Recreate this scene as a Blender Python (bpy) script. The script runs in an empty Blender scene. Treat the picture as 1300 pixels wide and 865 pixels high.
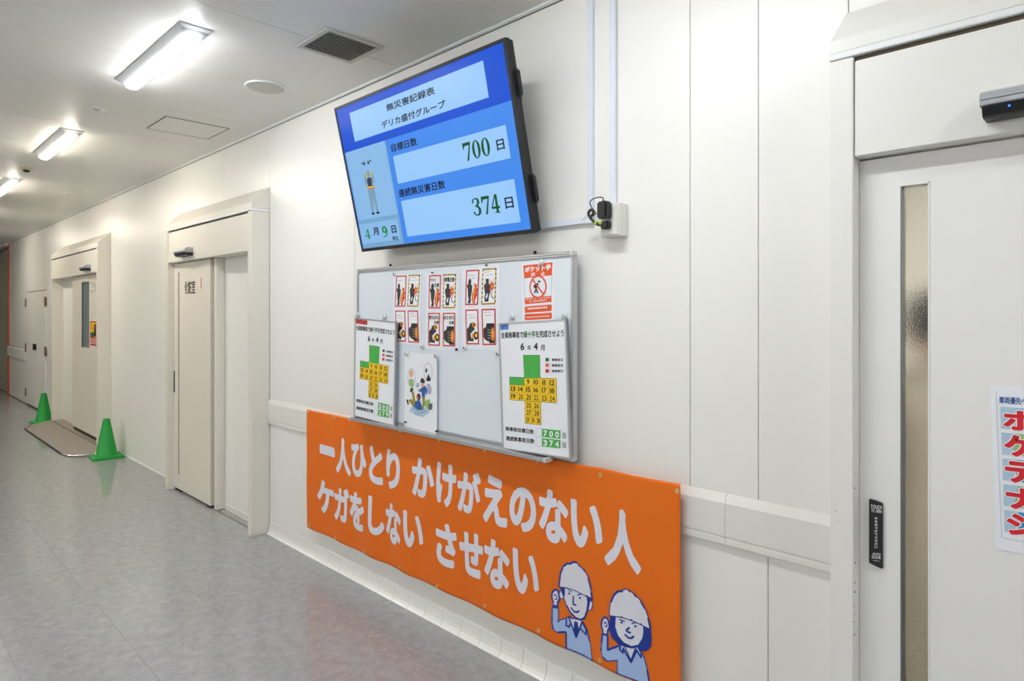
import bpy, bmesh, math, random
from mathutils import Vector, Matrix
random.seed(7)
SC = bpy.context.scene
COL = SC.collection

# ------------------------------------------------------------------ camera
CAM_H, FPX, VPX, HOR = 1.6, 830.0, -187.0, 396.6       # eye height, focal length in px, corridor vanishing point, horizon row
TH = math.atan2(650 - VPX, FPX)
cam = bpy.data.cameras.new('camera')
cam.sensor_width = 36; cam.lens = 36 * FPX / 1300; cam.shift_y = -(432.5 - HOR) / 1300; cam.clip_start = .02
co = bpy.data.objects.new('camera', cam); COL.objects.link(co)
co.location = (0, 0, CAM_H); co.rotation_euler = (math.pi / 2, 0, math.pi / 2 - TH)
SC.camera = co
# ------------------------------------------------------------------ world, exposure
w = bpy.data.worlds.new('world'); SC.world = w; w.use_nodes = True
w.node_tree.nodes['Background'].inputs[0].default_value = (.5, .52, .55, 1)
w.node_tree.nodes['Background'].inputs[1].default_value = .05
SC.view_settings.view_transform = 'Standard'; SC.view_settings.look = 'None'
SC.view_settings.exposure = 0.0; SC.view_settings.gamma = 1.0
LAMP = 80.0            # radiance of the diffusers
LAMP_NEAR = (.975, .99, 1.0)
LAMP_FAR = (1, .925, .78)
ROOM_LAMP = 84.0

# ------------------------------------------------------------------ helpers
def srgb(r, g, b):
    f = lambda c: (c / 255 / 12.92) if c / 255 <= .04045 else ((c / 255 + .055) / 1.055) ** 2.4
    return (f(r), f(g), f(b), 1)
MATS = {}
def mat(name, rgb, rough=.5, metal=0, spec=.5, bump=0, bscale=200, var=0, vscale=5, emis=None, estr=0, trans=0, coat=0):
    if name in MATS: return MATS[name]
    m = bpy.data.materials.new(name); m.use_nodes = True; nt = m.node_tree; N = nt.nodes
    p = N['Principled BSDF']; c = srgb(*rgb)
    p.inputs['Base Color'].default_value = c
    p.inputs['Roughness'].default_value = rough; p.inputs['Metallic'].default_value = metal
    p.inputs['Specular IOR Level'].default_value = spec
    p.inputs['Transmission Weight'].default_value = trans; p.inputs['Coat Weight'].default_value = coat
    if emis: p.inputs['Emission Color'].default_value = srgb(*emis); p.inputs['Emission Strength'].default_value = estr
    tc = N.new('ShaderNodeTexCoord')
    if var:
        n = N.new('ShaderNodeTexNoise'); n.inputs['Scale'].default_value = vscale; n.inputs['Detail'].default_value = 4
        r = N.new('ShaderNodeMapRange'); r.inputs[3].default_value = 1 - var; r.inputs[4].default_value = 1 + var
        mx = N.new('ShaderNodeMix'); mx.data_type = 'RGBA'; mx.blend_type = 'MULTIPLY'; mx.inputs[0].default_value = 1
        mx.inputs[6].default_value = c
        nt.links.new(tc.outputs['Object'], n.inputs[0]); nt.links.new(n.outputs[0], r.inputs[0])
        nt.links.new(r.outputs[0], mx.inputs[7]); nt.links.new(mx.outputs[2], p.inputs['Base Color'])
    if bump:
        n = N.new('ShaderNodeTexNoise'); n.inputs['Scale'].default_value = bscale; n.inputs['Detail'].default_value = 2
        b = N.new('ShaderNodeBump'); b.inputs['Strength'].default_value = bump; b.inputs['Distance'].default_value = .002
        nt.links.new(tc.outputs['Object'], n.inputs[0]); nt.links.new(n.outputs[0], b.inputs['Height']); nt.links.new(b.outputs[0], p.inputs['Normal'])
    MATS[name] = m; return m

M_wall = mat('wall_white', (240, 239, 235), .33, bump=.12, bscale=260, var=.012, vscale=1.5)
M_gap = mat('joint_sealant', (120, 112, 94), .8)
M_ceil = mat('ceiling_board', (232, 231, 227), .42, var=.012, vscale=2)
M_cgap = mat('ceiling_joint', (120, 118, 110), .8)
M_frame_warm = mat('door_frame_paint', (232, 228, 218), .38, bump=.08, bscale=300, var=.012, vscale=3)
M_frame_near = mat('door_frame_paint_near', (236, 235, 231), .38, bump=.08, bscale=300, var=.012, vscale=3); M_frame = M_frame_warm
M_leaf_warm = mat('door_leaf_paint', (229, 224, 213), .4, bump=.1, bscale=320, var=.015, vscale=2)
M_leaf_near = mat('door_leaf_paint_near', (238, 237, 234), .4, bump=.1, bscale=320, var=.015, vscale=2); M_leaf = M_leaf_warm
M_trimw = mat('white_trim', (240, 241, 242), .3)
M_dark = mat('black_rubber', (28, 27, 25), .6)
M_brown = mat('brown_shadow_gap', (88, 78, 60), .7)
M_cove = mat('cove_vinyl', (238, 238, 234), .2, var=.02, vscale=9)
M_rail = mat('rail_vinyl', (231, 230, 224), .4, bump=.1, bscale=300)
M_red = mat('red_strip', (225, 45, 30), .4)
M_alu = mat('aluminium', (198, 200, 203), .32, metal=.75)
M_alud = mat('aluminium_dark', (120, 123, 126), .4, metal=.7)
M_steel = mat('steel', (170, 168, 160), .35, metal=.9)
M_black = mat('black_plastic', (16, 17, 19), .38)
M_bezel = mat('bezel_plastic', (24, 26, 30), .5)
M_board = mat('whiteboard_face', (226, 234, 243), .22, coat=.3)
M_paper = mat('paper', (240, 243, 249), .45)
M_paper2 = mat('laminated_sheet', (236, 241, 249), .25)
M_clear = mat('frosted_magnet', (226, 232, 236), .15)
M_cone = mat('cone_green', (22, 158, 62), .45, bump=.1, bscale=150)
M_ramp = mat('ramp_mat', (150, 143, 136), .6, bump=.35, bscale=90, var=.06, vscale=14)
M_chrome = mat('chrome', (205, 206, 208), .2, metal=.9)
M_lampbody = mat('lamp_body', (226, 228, 230), .35)
M_lampend = mat('lamp_end', (150, 153, 157), .45)
M_grille = mat('grille', (225, 225, 216), .5)
M_grilled = mat('grille_inside', (84, 84, 76), .8)
M_disc = mat('ceiling_disc', (200, 198, 190), .5)
M_duct = mat('duct_pvc', (226, 232, 241), .35)
M_outlet = mat('outlet_plastic', (231, 230, 224), .35)
M_silver = mat('silver_plastic', (176, 179, 184), .3, metal=.3)
M_beige = mat('smoke_detector', (206, 196, 170), .5)

def pbanner():
    m = mat('banner_fabric', (238, 114, 14), .48, bump=.25, bscale=900, var=.02, vscale=3, spec=.35)
    return m
M_ban = pbanner()
M_banw = mat('banner_white_print', (228, 229, 240), .5, spec=.3)
M_navy = mat('banner_navy_print', (15, 52, 150), .5)
M_lblue = mat('banner_lightblue_print', (168, 196, 238), .5)
M_brass = mat('brass_eyelet', (214, 190, 120), .35, metal=.6)
I = lambda n, c, r=.5: mat('ink_' + n, c, r)
K_black = I('black', (24, 24, 28)); K_grey = I('grey', (95, 97, 102)); K_red = I('red', (205, 32, 36)); K_yel = I('yellow', (252, 208, 16))
K_grn = I('green', (72, 178, 72)); K_dgrn = I('dark_green', (10, 105, 45)); K_org = I('orange', (238, 90, 34)); K_orr = I('orange_red', (232, 78, 40))
K_blue = I('blue', (38, 92, 168)); K_lb = I('light_blue', (176, 205, 226)); K_lav = I('lavender', (176, 182, 214)); K_olive = I('olive', (160, 150, 40))
K_skin = I('skin', (232, 180, 140)); K_fire = I('flame', (250, 160, 25)); K_white = I('white', (245, 246, 250)); K_dk = I('charcoal', (48, 48, 50))
K_tag = I('tag_blue', (88, 140, 225)); K_tagr = I('tag_red', (205, 62, 66)); K_sky = I('sky', (150, 205, 235)); K_lime = I('lime', (150, 190, 120))
K_pose = I('poster_red', (215, 25, 40)); K_aqua = I('aqua', (40, 150, 205))
def scr(n, c, s=1.0): return mat('screen_' + n, (3, 3, 4),   .2, spec=.22, emis=c, estr=s)
S_dark = scr('deep_blue', (0, 80, 210)); S_mid = scr('mid_blue', (66, 138, 236)); S_pale = scr('pale_blue', (152, 201, 250)); S_side = scr('side_panel', (138, 186, 232))
S_band = scr('band', (118, 166, 208)); S_txt = scr('text', (22, 28, 48)); S_grn = scr('green', (6, 82, 24)); S_grn2 = scr('green_light', (20, 140, 72))
S_grey = scr('uniform', (122, 160, 182)); S_yel = scr('yellow', (222, 200, 40)); S_vest = scr('vest', (52, 66, 88)); S_red = scr('belt_red', (190, 80, 60))

def floor_mat():
    m = bpy.data.materials.new('vinyl_floor'); m.use_nodes = True; nt = m.node_tree; N = nt.nodes; L = nt.links
    p = N['Principled BSDF']; tc = N.new('ShaderNodeTexCoord')
    mp = N.new('ShaderNodeMapping'); mp.inputs['Scale'].default_value = (1, 1, 1); L.new(tc.outputs['Object'], mp.inputs[0])
    n1 = N.new('ShaderNodeTexNoise'); n1.inputs['Scale'].default_value = 18; n1.inputs['Detail'].default_value = 8; n1.inputs['Roughness'].default_value = .68; n1.inputs['Distortion'].default_value = .5
    n2 = N.new('ShaderNodeTexNoise'); n2.inputs['Scale'].default_value = 55; n2.inputs['Detail'].default_value = 6; n2.inputs['Roughness'].default_value = .7; n2.inputs['Distortion'].default_value = 1.6
    L.new(mp.outputs[0], n1.inputs[0]); L.new(mp.outputs[0], n2.inputs[0])
    r1 = N.new('ShaderNodeValToRGB'); r1.color_ramp.elements[0].position = .3; r1.color_ramp.elements[0].color = srgb(148, 150, 153)
    r1.color_ramp.elements[1].position = .68; r1.color_ramp.elements[1].color = srgb(170, 171, 173)
    r2 = N.new('ShaderNodeValToRGB'); r2.color_ramp.elements[0].position = .27; r2.color_ramp.elements[0].color = (.42, .42, .42, 1)
    r2.color_ramp.elements[1].position = .44; r2.color_ramp.elements[1].color = (1, 1, 1, 1)
    L.new(n1.outputs[0], r1.inputs[0]); L.new(n2.outputs[0], r2.inputs[0])
    mx = N.new('ShaderNodeMix'); mx.data_type = 'RGBA'; mx.blend_type = 'MULTIPLY'; mx.inputs[0].default_value = .55
    L.new(r1.outputs[0], mx.inputs[6]); L.new(r2.outputs[0], mx.inputs[7]); L.new(mx.outputs[2], p.inputs['Base Color'])
    rr = N.new('ShaderNodeMapRange'); rr.inputs[3].default_value = .07; rr.inputs[4].default_value = .16; L.new(n1.outputs[0], rr.inputs[0]); L.new(rr.outputs[0], p.inputs['Roughness'])
    n3 = N.new('ShaderNodeTexNoise'); n3.inputs['Scale'].default_value = 6; n3.inputs['Detail'].default_value = 1; L.new(mp.outputs[0], n3.inputs[0])
    b = N.new('ShaderNodeBump'); b.inputs['Strength'].default_value = .05; b.inputs['Distance'].default_value = .01
    L.new(n3.outputs[0], b.inputs['Height']); L.new(b.outputs[0], p.inputs['Normal'])
    p.inputs['Specular IOR Level'].default_value = .5
    return m
M_floor = floor_mat()
def glass_mat(name, rgb, rough, bscale, bump, trans=1.0):
    m = mat(name, rgb, rough, trans=trans, bump=bump, bscale=bscale); return m
M_glass3 = glass_mat('frosted_glass', (246, 245, 240), .11, 330, .4)
M_glass1 = mat('grey_frosted_glass', (150, 168, 176), .3, trans=.45, spec=.5)

def empty(name, loc=(0, 0, 0)):
    o = bpy.data.objects.new(name, None); COL.objects.link(o); o.location = loc; o.empty_display_size = .1; return o
def wloc(o):
    v = Vector((0, 0, 0))
    while o: v += Vector(o.location); o = o.parent
    return v
def tag(o, label=None, cat=None, group=None, kind=None):
    if label: o['label'] = label
    if cat: o['category'] = cat
    if group: o['group'] = group
    if kind: o['kind'] = kind
    return o
def thing(name, label, cat, loc, group=None): return tag(empty(name, loc), label, cat, group)

class MB:
    """collects shapes in world coordinates and links them as one mesh object"""
    def __init__(s): s.v = []; s.f = []; s.m = []; s.mi = 0
    def add(s, vs, fs):
        b = len(s.v); s.v += [tuple(v) for v in vs]
        for f in fs: s.f.append([b + i for i in f]); s.m.append(s.mi)
        return s
    def box(s, x0, x1, y0, y1, z0, z1):
        return s.add([(x0, y0, z0), (x1, y0, z0), (x1, y1, z0), (x0, y1, z0), (x0, y0, z1), (x1, y0, z1), (x1, y1, z1), (x0, y1, z1)],
                     [(0, 3, 2, 1), (4, 5, 6, 7), (0, 1, 5, 4), (1, 2, 6, 5), (2, 3, 7, 6), (3, 0, 4, 7)])
    def profx(s, prof, x0, x1):        # (y,z) profile swept along x
        n = len(prof)
        return s.add([(x0, y, z) for y, z in prof] + [(x1, y, z) for y, z in prof],
                     [[i, (i + 1) % n, n + (i + 1) % n, n + i] for i in range(n)] + [list(range(n))[::-1], list(range(n, 2 * n))])
    def prof(s, pts, ext):             # planar polygon (3D pts) extruded by vector
        n = len(pts); e = Vector(ext); P = [Vector(p) for p in pts]
        return s.add([p for p in P] + [p + e for p in P],
                     [[i, (i + 1) % n, n + (i + 1) % n, n + i] for i in range(n)] + [list(range(n))[::-1], list(range(n, 2 * n))])
    def lathe(s, c, axis, prof, n=32):
        c = Vector(c); a = Vector(axis).normalized(); t = a.orthogonal().normalized(); b = a.cross(t); vs = []; fs = []
        for r, h in prof:
            for k in range(n):
                q = 2 * math.pi * k / n; vs.append(c + a * h + (t * math.cos(q) + b * math.sin(q)) * r)
        for i in range(len(prof) - 1):
            for k in range(n): fs.append((i * n + k, i * n + (k + 1) % n, (i + 1) * n + (k + 1) % n, (i + 1) * n + k))
        fs.append(list(range(n))[::-1]); fs.append([(len(prof) - 1) * n + k for k in range(n)])
        return s.add(vs, fs)
    def tube(s, pts, r, n=10):
        P = [Vector(p) for p in pts]; vs = []; fs = []; up = None
        for i, p in enumerate(P):
            d = (P[min(i + 1, len(P) - 1)] - P[max(i - 1, 0)]).normalized()
            up = d.orthogonal().normalized() if up is None else (up - d * up.dot(d)).normalized()
            b = d.cross(up); rr = r[i] if isinstance(r, (list, tuple)) else r
            for k in range(n):
                q = 2 * math.pi * k / n; vs.append(p + (up * math.cos(q) + b * math.sin(q)) * rr)
        for i in range(len(P) - 1):
            for k in range(n): fs.append((i * n + k, i * n + (k + 1) % n, (i + 1) * n + (k + 1) % n, (i + 1) * n + k))
        fs.append(list(range(n))[::-1]); fs.append([(len(P) - 1) * n + k for k in range(n)])
        return s.add(vs, fs)
    def build(s, name, m, parent=None, bevel=0, smooth=False, origin=None, seg=2):
        me = bpy.data.meshes.new(name)
        if parent is not None: org = wloc(parent)
        elif origin is not None: org = Vector(origin)
        else:
            xs, ys, zs = zip(*s.v); org = Vector(((min(xs) + max(xs)) / 2, (min(ys) + max(ys)) / 2, min(zs)))
        me.from_pydata([tuple(Vector(v) - org) for v in s.v], [], s.f)
        ms = m if isinstance(m, (list, tuple)) else [m]
        for k in ms: me.materials.append(k)
        if len(ms) > 1: me.polygons.foreach_set('material_index', s.m)
        bm = bmesh.new(); bm.from_mesh(me); bmesh.ops.recalc_face_normals(bm, faces=bm.faces)
        if bevel: bmesh.ops.bevel(bm, geom=list(bm.edges), offset=bevel, segments=seg, affect='EDGES', clamp_overlap=True)
        bm.to_mesh(me); bm.free()
        if smooth: me.polygons.foreach_set('use_smooth', [True] * len(me.polygons)); me.set_sharp_from_angle(angle=math.radians(40))
        o = bpy.data.objects.new(name, me); COL.objects.link(o)
        if parent is not None: o.parent = parent
        else: o.location = org
        return o
def struct(o): o['kind'] = 'structure'; return o

# rays from the photograph's pixels, for measuring where flat things stand
FW = Vector((-math.cos(TH), math.sin(TH), 0)); RT = Vector((math.sin(TH), math.cos(TH), 0)); EYE = Vector((0, 0, CAM_H))
def ray(x, y): return FW * FPX + RT * (x - 650) + Vector((0, 0, HOR - y))
class Plane:
    def __init__(s, o, u, v):
        s.o = Vector(o); s.u = Vector(u).normalized(); s.v = Vector(v).normalized(); s.n = s.v.cross(s.u).normalized()
        if s.n.dot(EYE - s.o) < 0: s.n = -s.n
    def uv(s, x, y):
        d = ray(x, y); t = (s.o - EYE).dot(s.n) / d.dot(s.n); p = EYE + d * t - s.o; return (p.dot(s.u), p.dot(s.v))
    def p(s, u, v, h=0): return s.o + s.u * u + s.v * v + s.n * h
def wallplane(y): return Plane((0, y, 0), (1, 0, 0), (0, 0, 1))
def bil(q, a, b):   # quad TL,TR,BR,BL ; a 0..1 left-right, b 0..1 top-down
    return tuple((q[0][i] * (1 - a) + q[1][i] * a) * (1 - b) + (q[3][i] * (1 - a) + q[2][i] * a) * b for i in (0, 1))
def ibil(q, p):
    a = b = .5
    for _ in range(12):
        f = bil(q, a, b); e = 1e-5; fa = bil(q, a + e, b); fb = bil(q, a, b + e)
        J = ((fa[0] - f[0]) / e, (fb[0] - f[0]) / e, (fa[1] - f[1]) / e, (fb[1] - f[1]) / e)
        D_ = J[0] * J[3] - J[1] * J[2]; rx, ry = p[0] - f[0], p[1] - f[1]
        a += (J[3] * rx - J[1] * ry) / D_; b += (-J[2] * rx + J[0] * ry) / D_
    return a, b
def cq(x0, y0, s, pts): return [(x0 + x / s, y0 + y / s) for x, y in pts]

GL = {}
def glyph(ch, res=3):
    if (ch, res) in GL: return GL[(ch, res)]
    c = bpy.data.curves.new('g', 'FONT'); c.body = ch; c.resolution_u = res
    o = bpy.data.objects.new('g', c); COL.objects.link(o)
    dg = bpy.context.evaluated_depsgraph_get(); dg.update()
    me = bpy.data.meshes.new_from_object(o.evaluated_get(dg))
    vs = [(v.co.x, v.co.y) for v in me.vertices]; fs = [list(p.vertices) for p in me.polygons]
    cnt = {}
    for f in fs:
        for i in range(len(f)):
            k = tuple(sorted((f[i], f[(i + 1) % len(f)]))); cnt[k] = cnt.get(k, 0) + 1
    ed = [k for k, n in cnt.items() if n == 1]
    bpy.data.objects.remove(o); bpy.data.curves.remove(c); bpy.data.meshes.remove(me)
    GL[(ch, res)] = (vs, fs, ed); return GL[(ch, res)]

class Print:
    """flat print: polygons in a plane's own metres, several inks, one mesh"""
    def __init__(s, plane, h0=.0005, dh=.0003): s.pl = plane; s.h0 = h0; s.dh = dh; s.v = []; s.f = []; s.m = []; s.ms = []; s.Q = None
    def mi(s, m):
        if m not in s.ms: s.ms.append(m)
        return s.ms.index(m)
    def uv(s, pts, px):
        if s.Q is not None: return [bil(s.Q, a, b) for a, b in pts]      # unit coordinates of a quad
        return [s.pl.uv(*p) for p in pts] if px else list(pts)
    def raw(s, vs, fs, m, L, jit=False):
        b = len(s.v); h = s.h0 + L * s.dh; k = s.mi(m)
        h += random.random() * 1.5e-4      # overlapping pieces of one ink lie at slightly different heights
        s.v += [(u, v, h) for u, v in vs]
        for f in fs: s.f.append([b + i for i in f]); s.m.append(k)
    def poly(s, pts, m, L=0, px=True):
        vs = s.uv(pts, px); s.raw(vs, [list(range(len(vs)))], m, L)
    def disk(s, c, r, n=10): return [(c[0] + r * math.cos(2 * math.pi * k / n), c[1] + r * math.sin(2 * math.pi * k / n)) for k in range(n)]
    def stroke(s, pts, wd, m, L=1, px=True, closed=False, caps=True):
        P = s.uv(pts, px); n = len(P)
        wl = wd if isinstance(wd, (list, tuple)) else [wd] * n
        for i in range(n if closed else n - 1):
            a, b = P[i], P[(i + 1) % n]; ra, rb = wl[i] / 2, wl[(i + 1) % n] / 2
            dx, dy = b[0] - a[0], b[1] - a[1]; l = math.hypot(dx, dy) or 1; nx, ny = -dy / l, dx / l
            s.raw([(a[0] + nx * ra, a[1] + ny * ra), (a[0] - nx * ra, a[1] - ny * ra), (b[0] - nx * rb, b[1] - ny * rb), (b[0] + nx * rb, b[1] + ny * rb)], [[0, 1, 2, 3]], m, L, True)
        if caps:
            for i, p in enumerate(P): s.raw(s.disk(p, wl[i] / 2), [list(range(10))], m, L, True)
    def ell(s, c, rx, ry, m, L=1, n=20, ring=0, px=True, a0=0):
        ring_pts = [(c[0] + rx * math.cos(2 * math.pi * k / n), c[1] + ry * math.sin(2 * math.pi * k / n)) for k in range(n)]
        if ring: s.stroke(ring_pts, ring, m, L, px, closed=True)
        else: s.poly(ring_pts, m, L, px)
    def text(s, st, quad, m, L=2, px=True, fat=0, res=3, mats=None, cell=None):
        """ink box of the string mapped on the quad TL,TR,BR,BL"""
        q = s.uv(quad, px); items = []; x = 0
        for i, ch in enumerate(st):
            if ch == ' ': x += .5; continue
            vs, fs, ed = glyph(ch, res)
            xs = [v[0] for v in vs]
            wide = ord(ch) > 0x2E7F
            adv = cell or (1.0 if wide else (max(xs) - min(xs)) + .09)
            off = x if wide else x - min(xs)
            items.append(([(v[0] + off, v[1]) for v in vs], fs, ed, i)); x += adv
        X0 = min(v[0] for it in items for v in it[0]) - fat; X1 = max(v[0] for it in items for v in it[0]) + fat
        Y0 = min(v[1] for it in items for v in it[0]) - fat; Y1 = max(v[1] for it in items for v in it[0]) + fat
        f = lambda p: bil(q, (p[0] - X0) / (X1 - X0), (Y1 - p[1]) / max(Y1 - Y0, 1e-6))
        for vs, fs, ed, i in items:
            mm = (mats or {}).get(i, m)
            s.raw([f(v) for v in vs], fs, mm, L)
            if fat:
                for a, b in ed:
                    a, b = vs[a], vs[b]; dx, dy = b[0] - a[0], b[1] - a[1]; l = math.hypot(dx, dy) or 1; nx, ny = -dy / l * fat, dx / l * fat
                    s.raw([f((a[0] + nx, a[1] + ny)), f((a[0] - nx, a[1] - ny)), f((b[0] - nx, b[1] - ny)), f((b[0] + nx, b[1] + ny))], [[0, 1, 2, 3]], mm, L, True)
                    s.raw([f(p) for p in s.disk(a, fat, 8)], [list(range(8))], mm, L, True)
    def build(s, name, parent, warp=None):
        org = wloc(parent) if parent is not None else Vector((0, 0, 0))
        me = bpy.data.meshes.new(name)
        if warp is None: me.from_pydata([tuple(s.pl.p(*v) - org) for v in s.v], [], s.f)
        else: me.from_pydata(s.v, [], s.f)
        for k in s.ms: me.materials.append(k)
        me.polygons.foreach_set('material_index', s.m)
        if warp is not None:
            bm = bmesh.new(); bm.from_mesh(me); bmesh.ops.triangulate(bm, faces=[f for f in bm.faces if len(f.verts) > 4])
            for _ in range(4):
                ee = [e for e in bm.edges if e.calc_length() > .035]
                if not ee: break
                bmesh.ops.subdivide_edges(bm, edges=ee, cuts=1); bmesh.ops.triangulate(bm, faces=[f for f in bm.faces if len(f.verts) > 3])
            for v in bm.verts: v.co = s.pl.p(v.co.x, v.co.y, v.co.z + warp(v.co.x, v.co.y)) - org
            bm.to_mesh(me); bm.free()
        o = bpy.data.objects.new(name, me); COL.objects.link(o)
        if parent is not None: o.parent = parent
        return o

# ================================================================== SETTING
D = 2.131; CZ = 2.947; XL, XR = -20.0, 2.6; YF = -4.4
PT = .02                 # wall panel thickness
# ---- floor: base and vinyl sheets
floor = struct(MB().box(XL, XR, YF, 4.7, -.12, -.006).build('floor', M_cgap, origin=(0, 0, 0)))
SW, SL = .425, 6.8
row = 0; y = .09 - 3 * SW; cache = {}
ys = [-.335 + SW * k for k in range(6)]
ys = [YF, -2.46, -2.035, -1.61, -1.185, -.76] + ys
for r in range(len(ys)):
    y0 = ys[r]; y1 = ys[r + 1] if r + 1 < len(ys) else D + .01
    if r == len(ys) - 1: y0, y1 = ys[r], D + .015
    x = .9 + (r % 3) * 2.3 - 6 * SL
    if r == len(ys) - 1: x = -2.29 - 6 * SL
    while x < XR:
        a, b = max(x, XL), min(x + SL, XR)
        if b > a + .01:
            key = (round(b - a, 3), round(y1 - y0, 3))
            if key not in cache:
                me_o = MB().box(0, b - a - .0008, 0, y1 - y0 - .0008, -.006, 0).build('vinyl_sheet', M_floor, origin=(0, 0, 0)); me_o.parent = floor
                cache[key] = me_o.data; o = me_o
            else:
                o = bpy.data.objects.new('vinyl_sheet', cache[key]); COL.objects.link(o); o.parent = floor
            o.location = (a, y0, 0)
        x += SL
# ---- ceiling: backing and boards
ceil = struct(MB().box(XL, XR, YF, D + .07, CZ + .01, CZ + .1).build('ceiling', M_cgap, origin=(0, 0, CZ)))
x = -2.11 - .86 * 20; cx = []
while x < XR + .86: cx.append(x); x += .853
cx = [-2.11 + .853 * k for k in range(-21, 7)]
cache = None
for k in range(len(cx) - 1):
    a, b = max(cx[k], XL), min(cx[k + 1], XR)
    if b <= a: continue
    if b - a > .84 and cache is not None:
        o = bpy.data.objects.new('ceiling_panel', cache); COL.objects.link(o); o.parent = ceil
    else:
        o = MB().box(0, b - a - .003, 0, D - YF, 0, .01).build('ceiling_panel', M_ceil, origin=(0, 0, 0), bevel=.0006, seg=1); o.parent = ceil
        if b - a > .84: cache = o.data
    o.location = (a, YF, 0)
# ---- wall_back: backing with the openings of doors 1 and 3, panels in front of it
YB0, YB1 = D + PT, D + .07
bk = MB()
for x0, x1, z0, z1 in ((-16.0, -10.12, 0, CZ + .01), (-10.12, -9.05, 2.02, CZ + .01), (-10.12, -9.05, 0, .06), (-9.05, -.6, 0, CZ + .01), (-.6, .42, 2.035, CZ + .01), (.42, XR, 0, CZ + .01)):
    bk.box(x0, x1, YB0, YB1, z0, z1)
wall_back = struct(bk.build('wall_back', M_gap, origin=(0, D, 0)))
def panel(x0, x1, z0, z1, g=.0012):
    return MB().box(x0 + g, x1 - g, D, D + PT, z0, z1).build('wall_panel', M_wall, wall_back, bevel=.0012, seg=1)
PZ = CZ - .017
for a, b in ((-4.588, -3.451), (-3.451, -1.207), (-1.207, -.954), (-.954, -.673)): panel(a, b, .968, PZ)
for a, b in ((-4.588, -.921), (-.921, -.673)): panel(a, b, .01, .799)
for a, b in ((-.673, .45), (.45, 1.6), (1.6, XR)): panel(a, b, 2.36, PZ)
panel(1.2, XR, 0, 2.36)
for a, b in ((-6.437, -5.425), (-5.425, -4.588)): panel(a, b, 2.35, PZ)
panel(-6.39, -5.44, .002, 2.35); panel(-5.44, -4.6, .002, 2.35)
panel(-7.132, -6.437, .012, PZ); panel(-8.734, -7.132, .012, PZ)
for a, b in ((-11.288, -10.152), (-10.152, -8.734)): panel(a, b, 2.38, PZ)
panel(-11.25, -10.12, .002, 2.38); panel(-9.05, -8.75, .002, 2.38)
panel(-12.353, -11.288, .012, PZ); panel(-13.993, -12.353, 1.955, PZ)
panel(-15.823, -13.993, .96, PZ); panel(-15.823, -13.993, .012, .775)
# small joint strip between cover panels of the narrow bay
# ---- other walls (outside the frame or seen only edge on)
struct(MB().box(XL, XR, YF - .1, YF, 0, CZ + .01).build('wall_front', M_wall))
struct(MB().box(XR, XR + .1, YF, D + .07, 0, CZ + .01).build('wall_right', M_wall))
struct(MB().box(XL - .1, XL, YF, 2.6, 0, CZ + .01).build('wall_left', M_wall))
M_wallbeige = mat('far_wall_beige', (186, 180, 160), .4)
struct(MB().box(XL, -15.9, D + .05, D + .15, 0, CZ - .1).build('wall_far', M_wallbeige))
struct(MB().box(XL, -15.86, D - .06, D + .15, CZ - .06, CZ).build('trim_1', M_trimw))
struct(MB().box(-15.9, -15.82, D - .012, D + .07, 0, CZ - .03).build('trim_2', M_red))
# ---- rails (hollow bumper board with a sloped top)
def rail(name, x0, x1, joints):
    pr = [(D, .972), (2.1165, .944), (2.115, .941), (2.115, .8275), (2.12, .8255), (2.12, .8215), (2.115, .8195), (2.115, .8), (2.117, .796), (D, .796)]
    r = struct(MB().profx(pr, x0, x1).build(name, M_rail))
    return r
rail('trim_3', -4.586, -1.066, 0)
rail('trim_4', -1.0645, -.675, 0)
pr = [(D, .955), (2.1, .93), (2.1, .81), (2.106, .8), (2.106, .79), (2.1, .785), (2.1, .772), (D, .77)]
struct(MB().profx(pr, -15.81, -14.0).build('trim_5', M_rail))
# ---- ceiling trim
struct(MB().profx([(D, CZ), (D - .014, CZ), (D - .014, CZ - .008), (D - .002, CZ - .013), (D, CZ - .013)], -15.82, XR).build('trim_6', M_trimw))
# ---- coved baseboard near, thin skirting far
prof = [(D, .084), (D - .004, .084), (D - .0055, .06), (D - .008, .04), (D - .013, .022), (D - .021, .009), (D - .03, .003), (D - .031, 0), (D, 0)]
bb = struct(MB().profx([(y_ + .0012 if i not in (0, 8) else y_, min(z_, .0815)) for i, (y_, z_) in enumerate(prof)], -4.582, -.675).build('baseboard_back', mat('cove_joint', (165, 163, 155), .6)))
x = -4.582; base_me = None
first = None
while x < -.68:
    L_ = min(.1415, -.676 - x)
    if L_ < .14:
        MB().profx(prof, x, x + L_ - .003).build('cove_piece', M_cove, bb)
    elif first is None:
        first = MB().profx(prof, x, x + L_ - .003).build('cove_piece', M_cove, bb); fx = x
    else:
        o = first.copy(); COL.objects.link(o); o.parent = bb; o.location = (x - fx, 0, 0)
    x += .1415
struct(MB().box(-8.72, -6.45, D - .006, D, 0, .014).build('baseboard_middle', M_trimw))
struct(MB().box(-15.8, -11.3, D - .006, D, 0, .012).build('baseboard_far', M_brown))
struct(MB().box(-5.395, -4.66, D - .006, D, 0, .05).build('baseboard_alcove', M_cove, bevel=.002))
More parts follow.
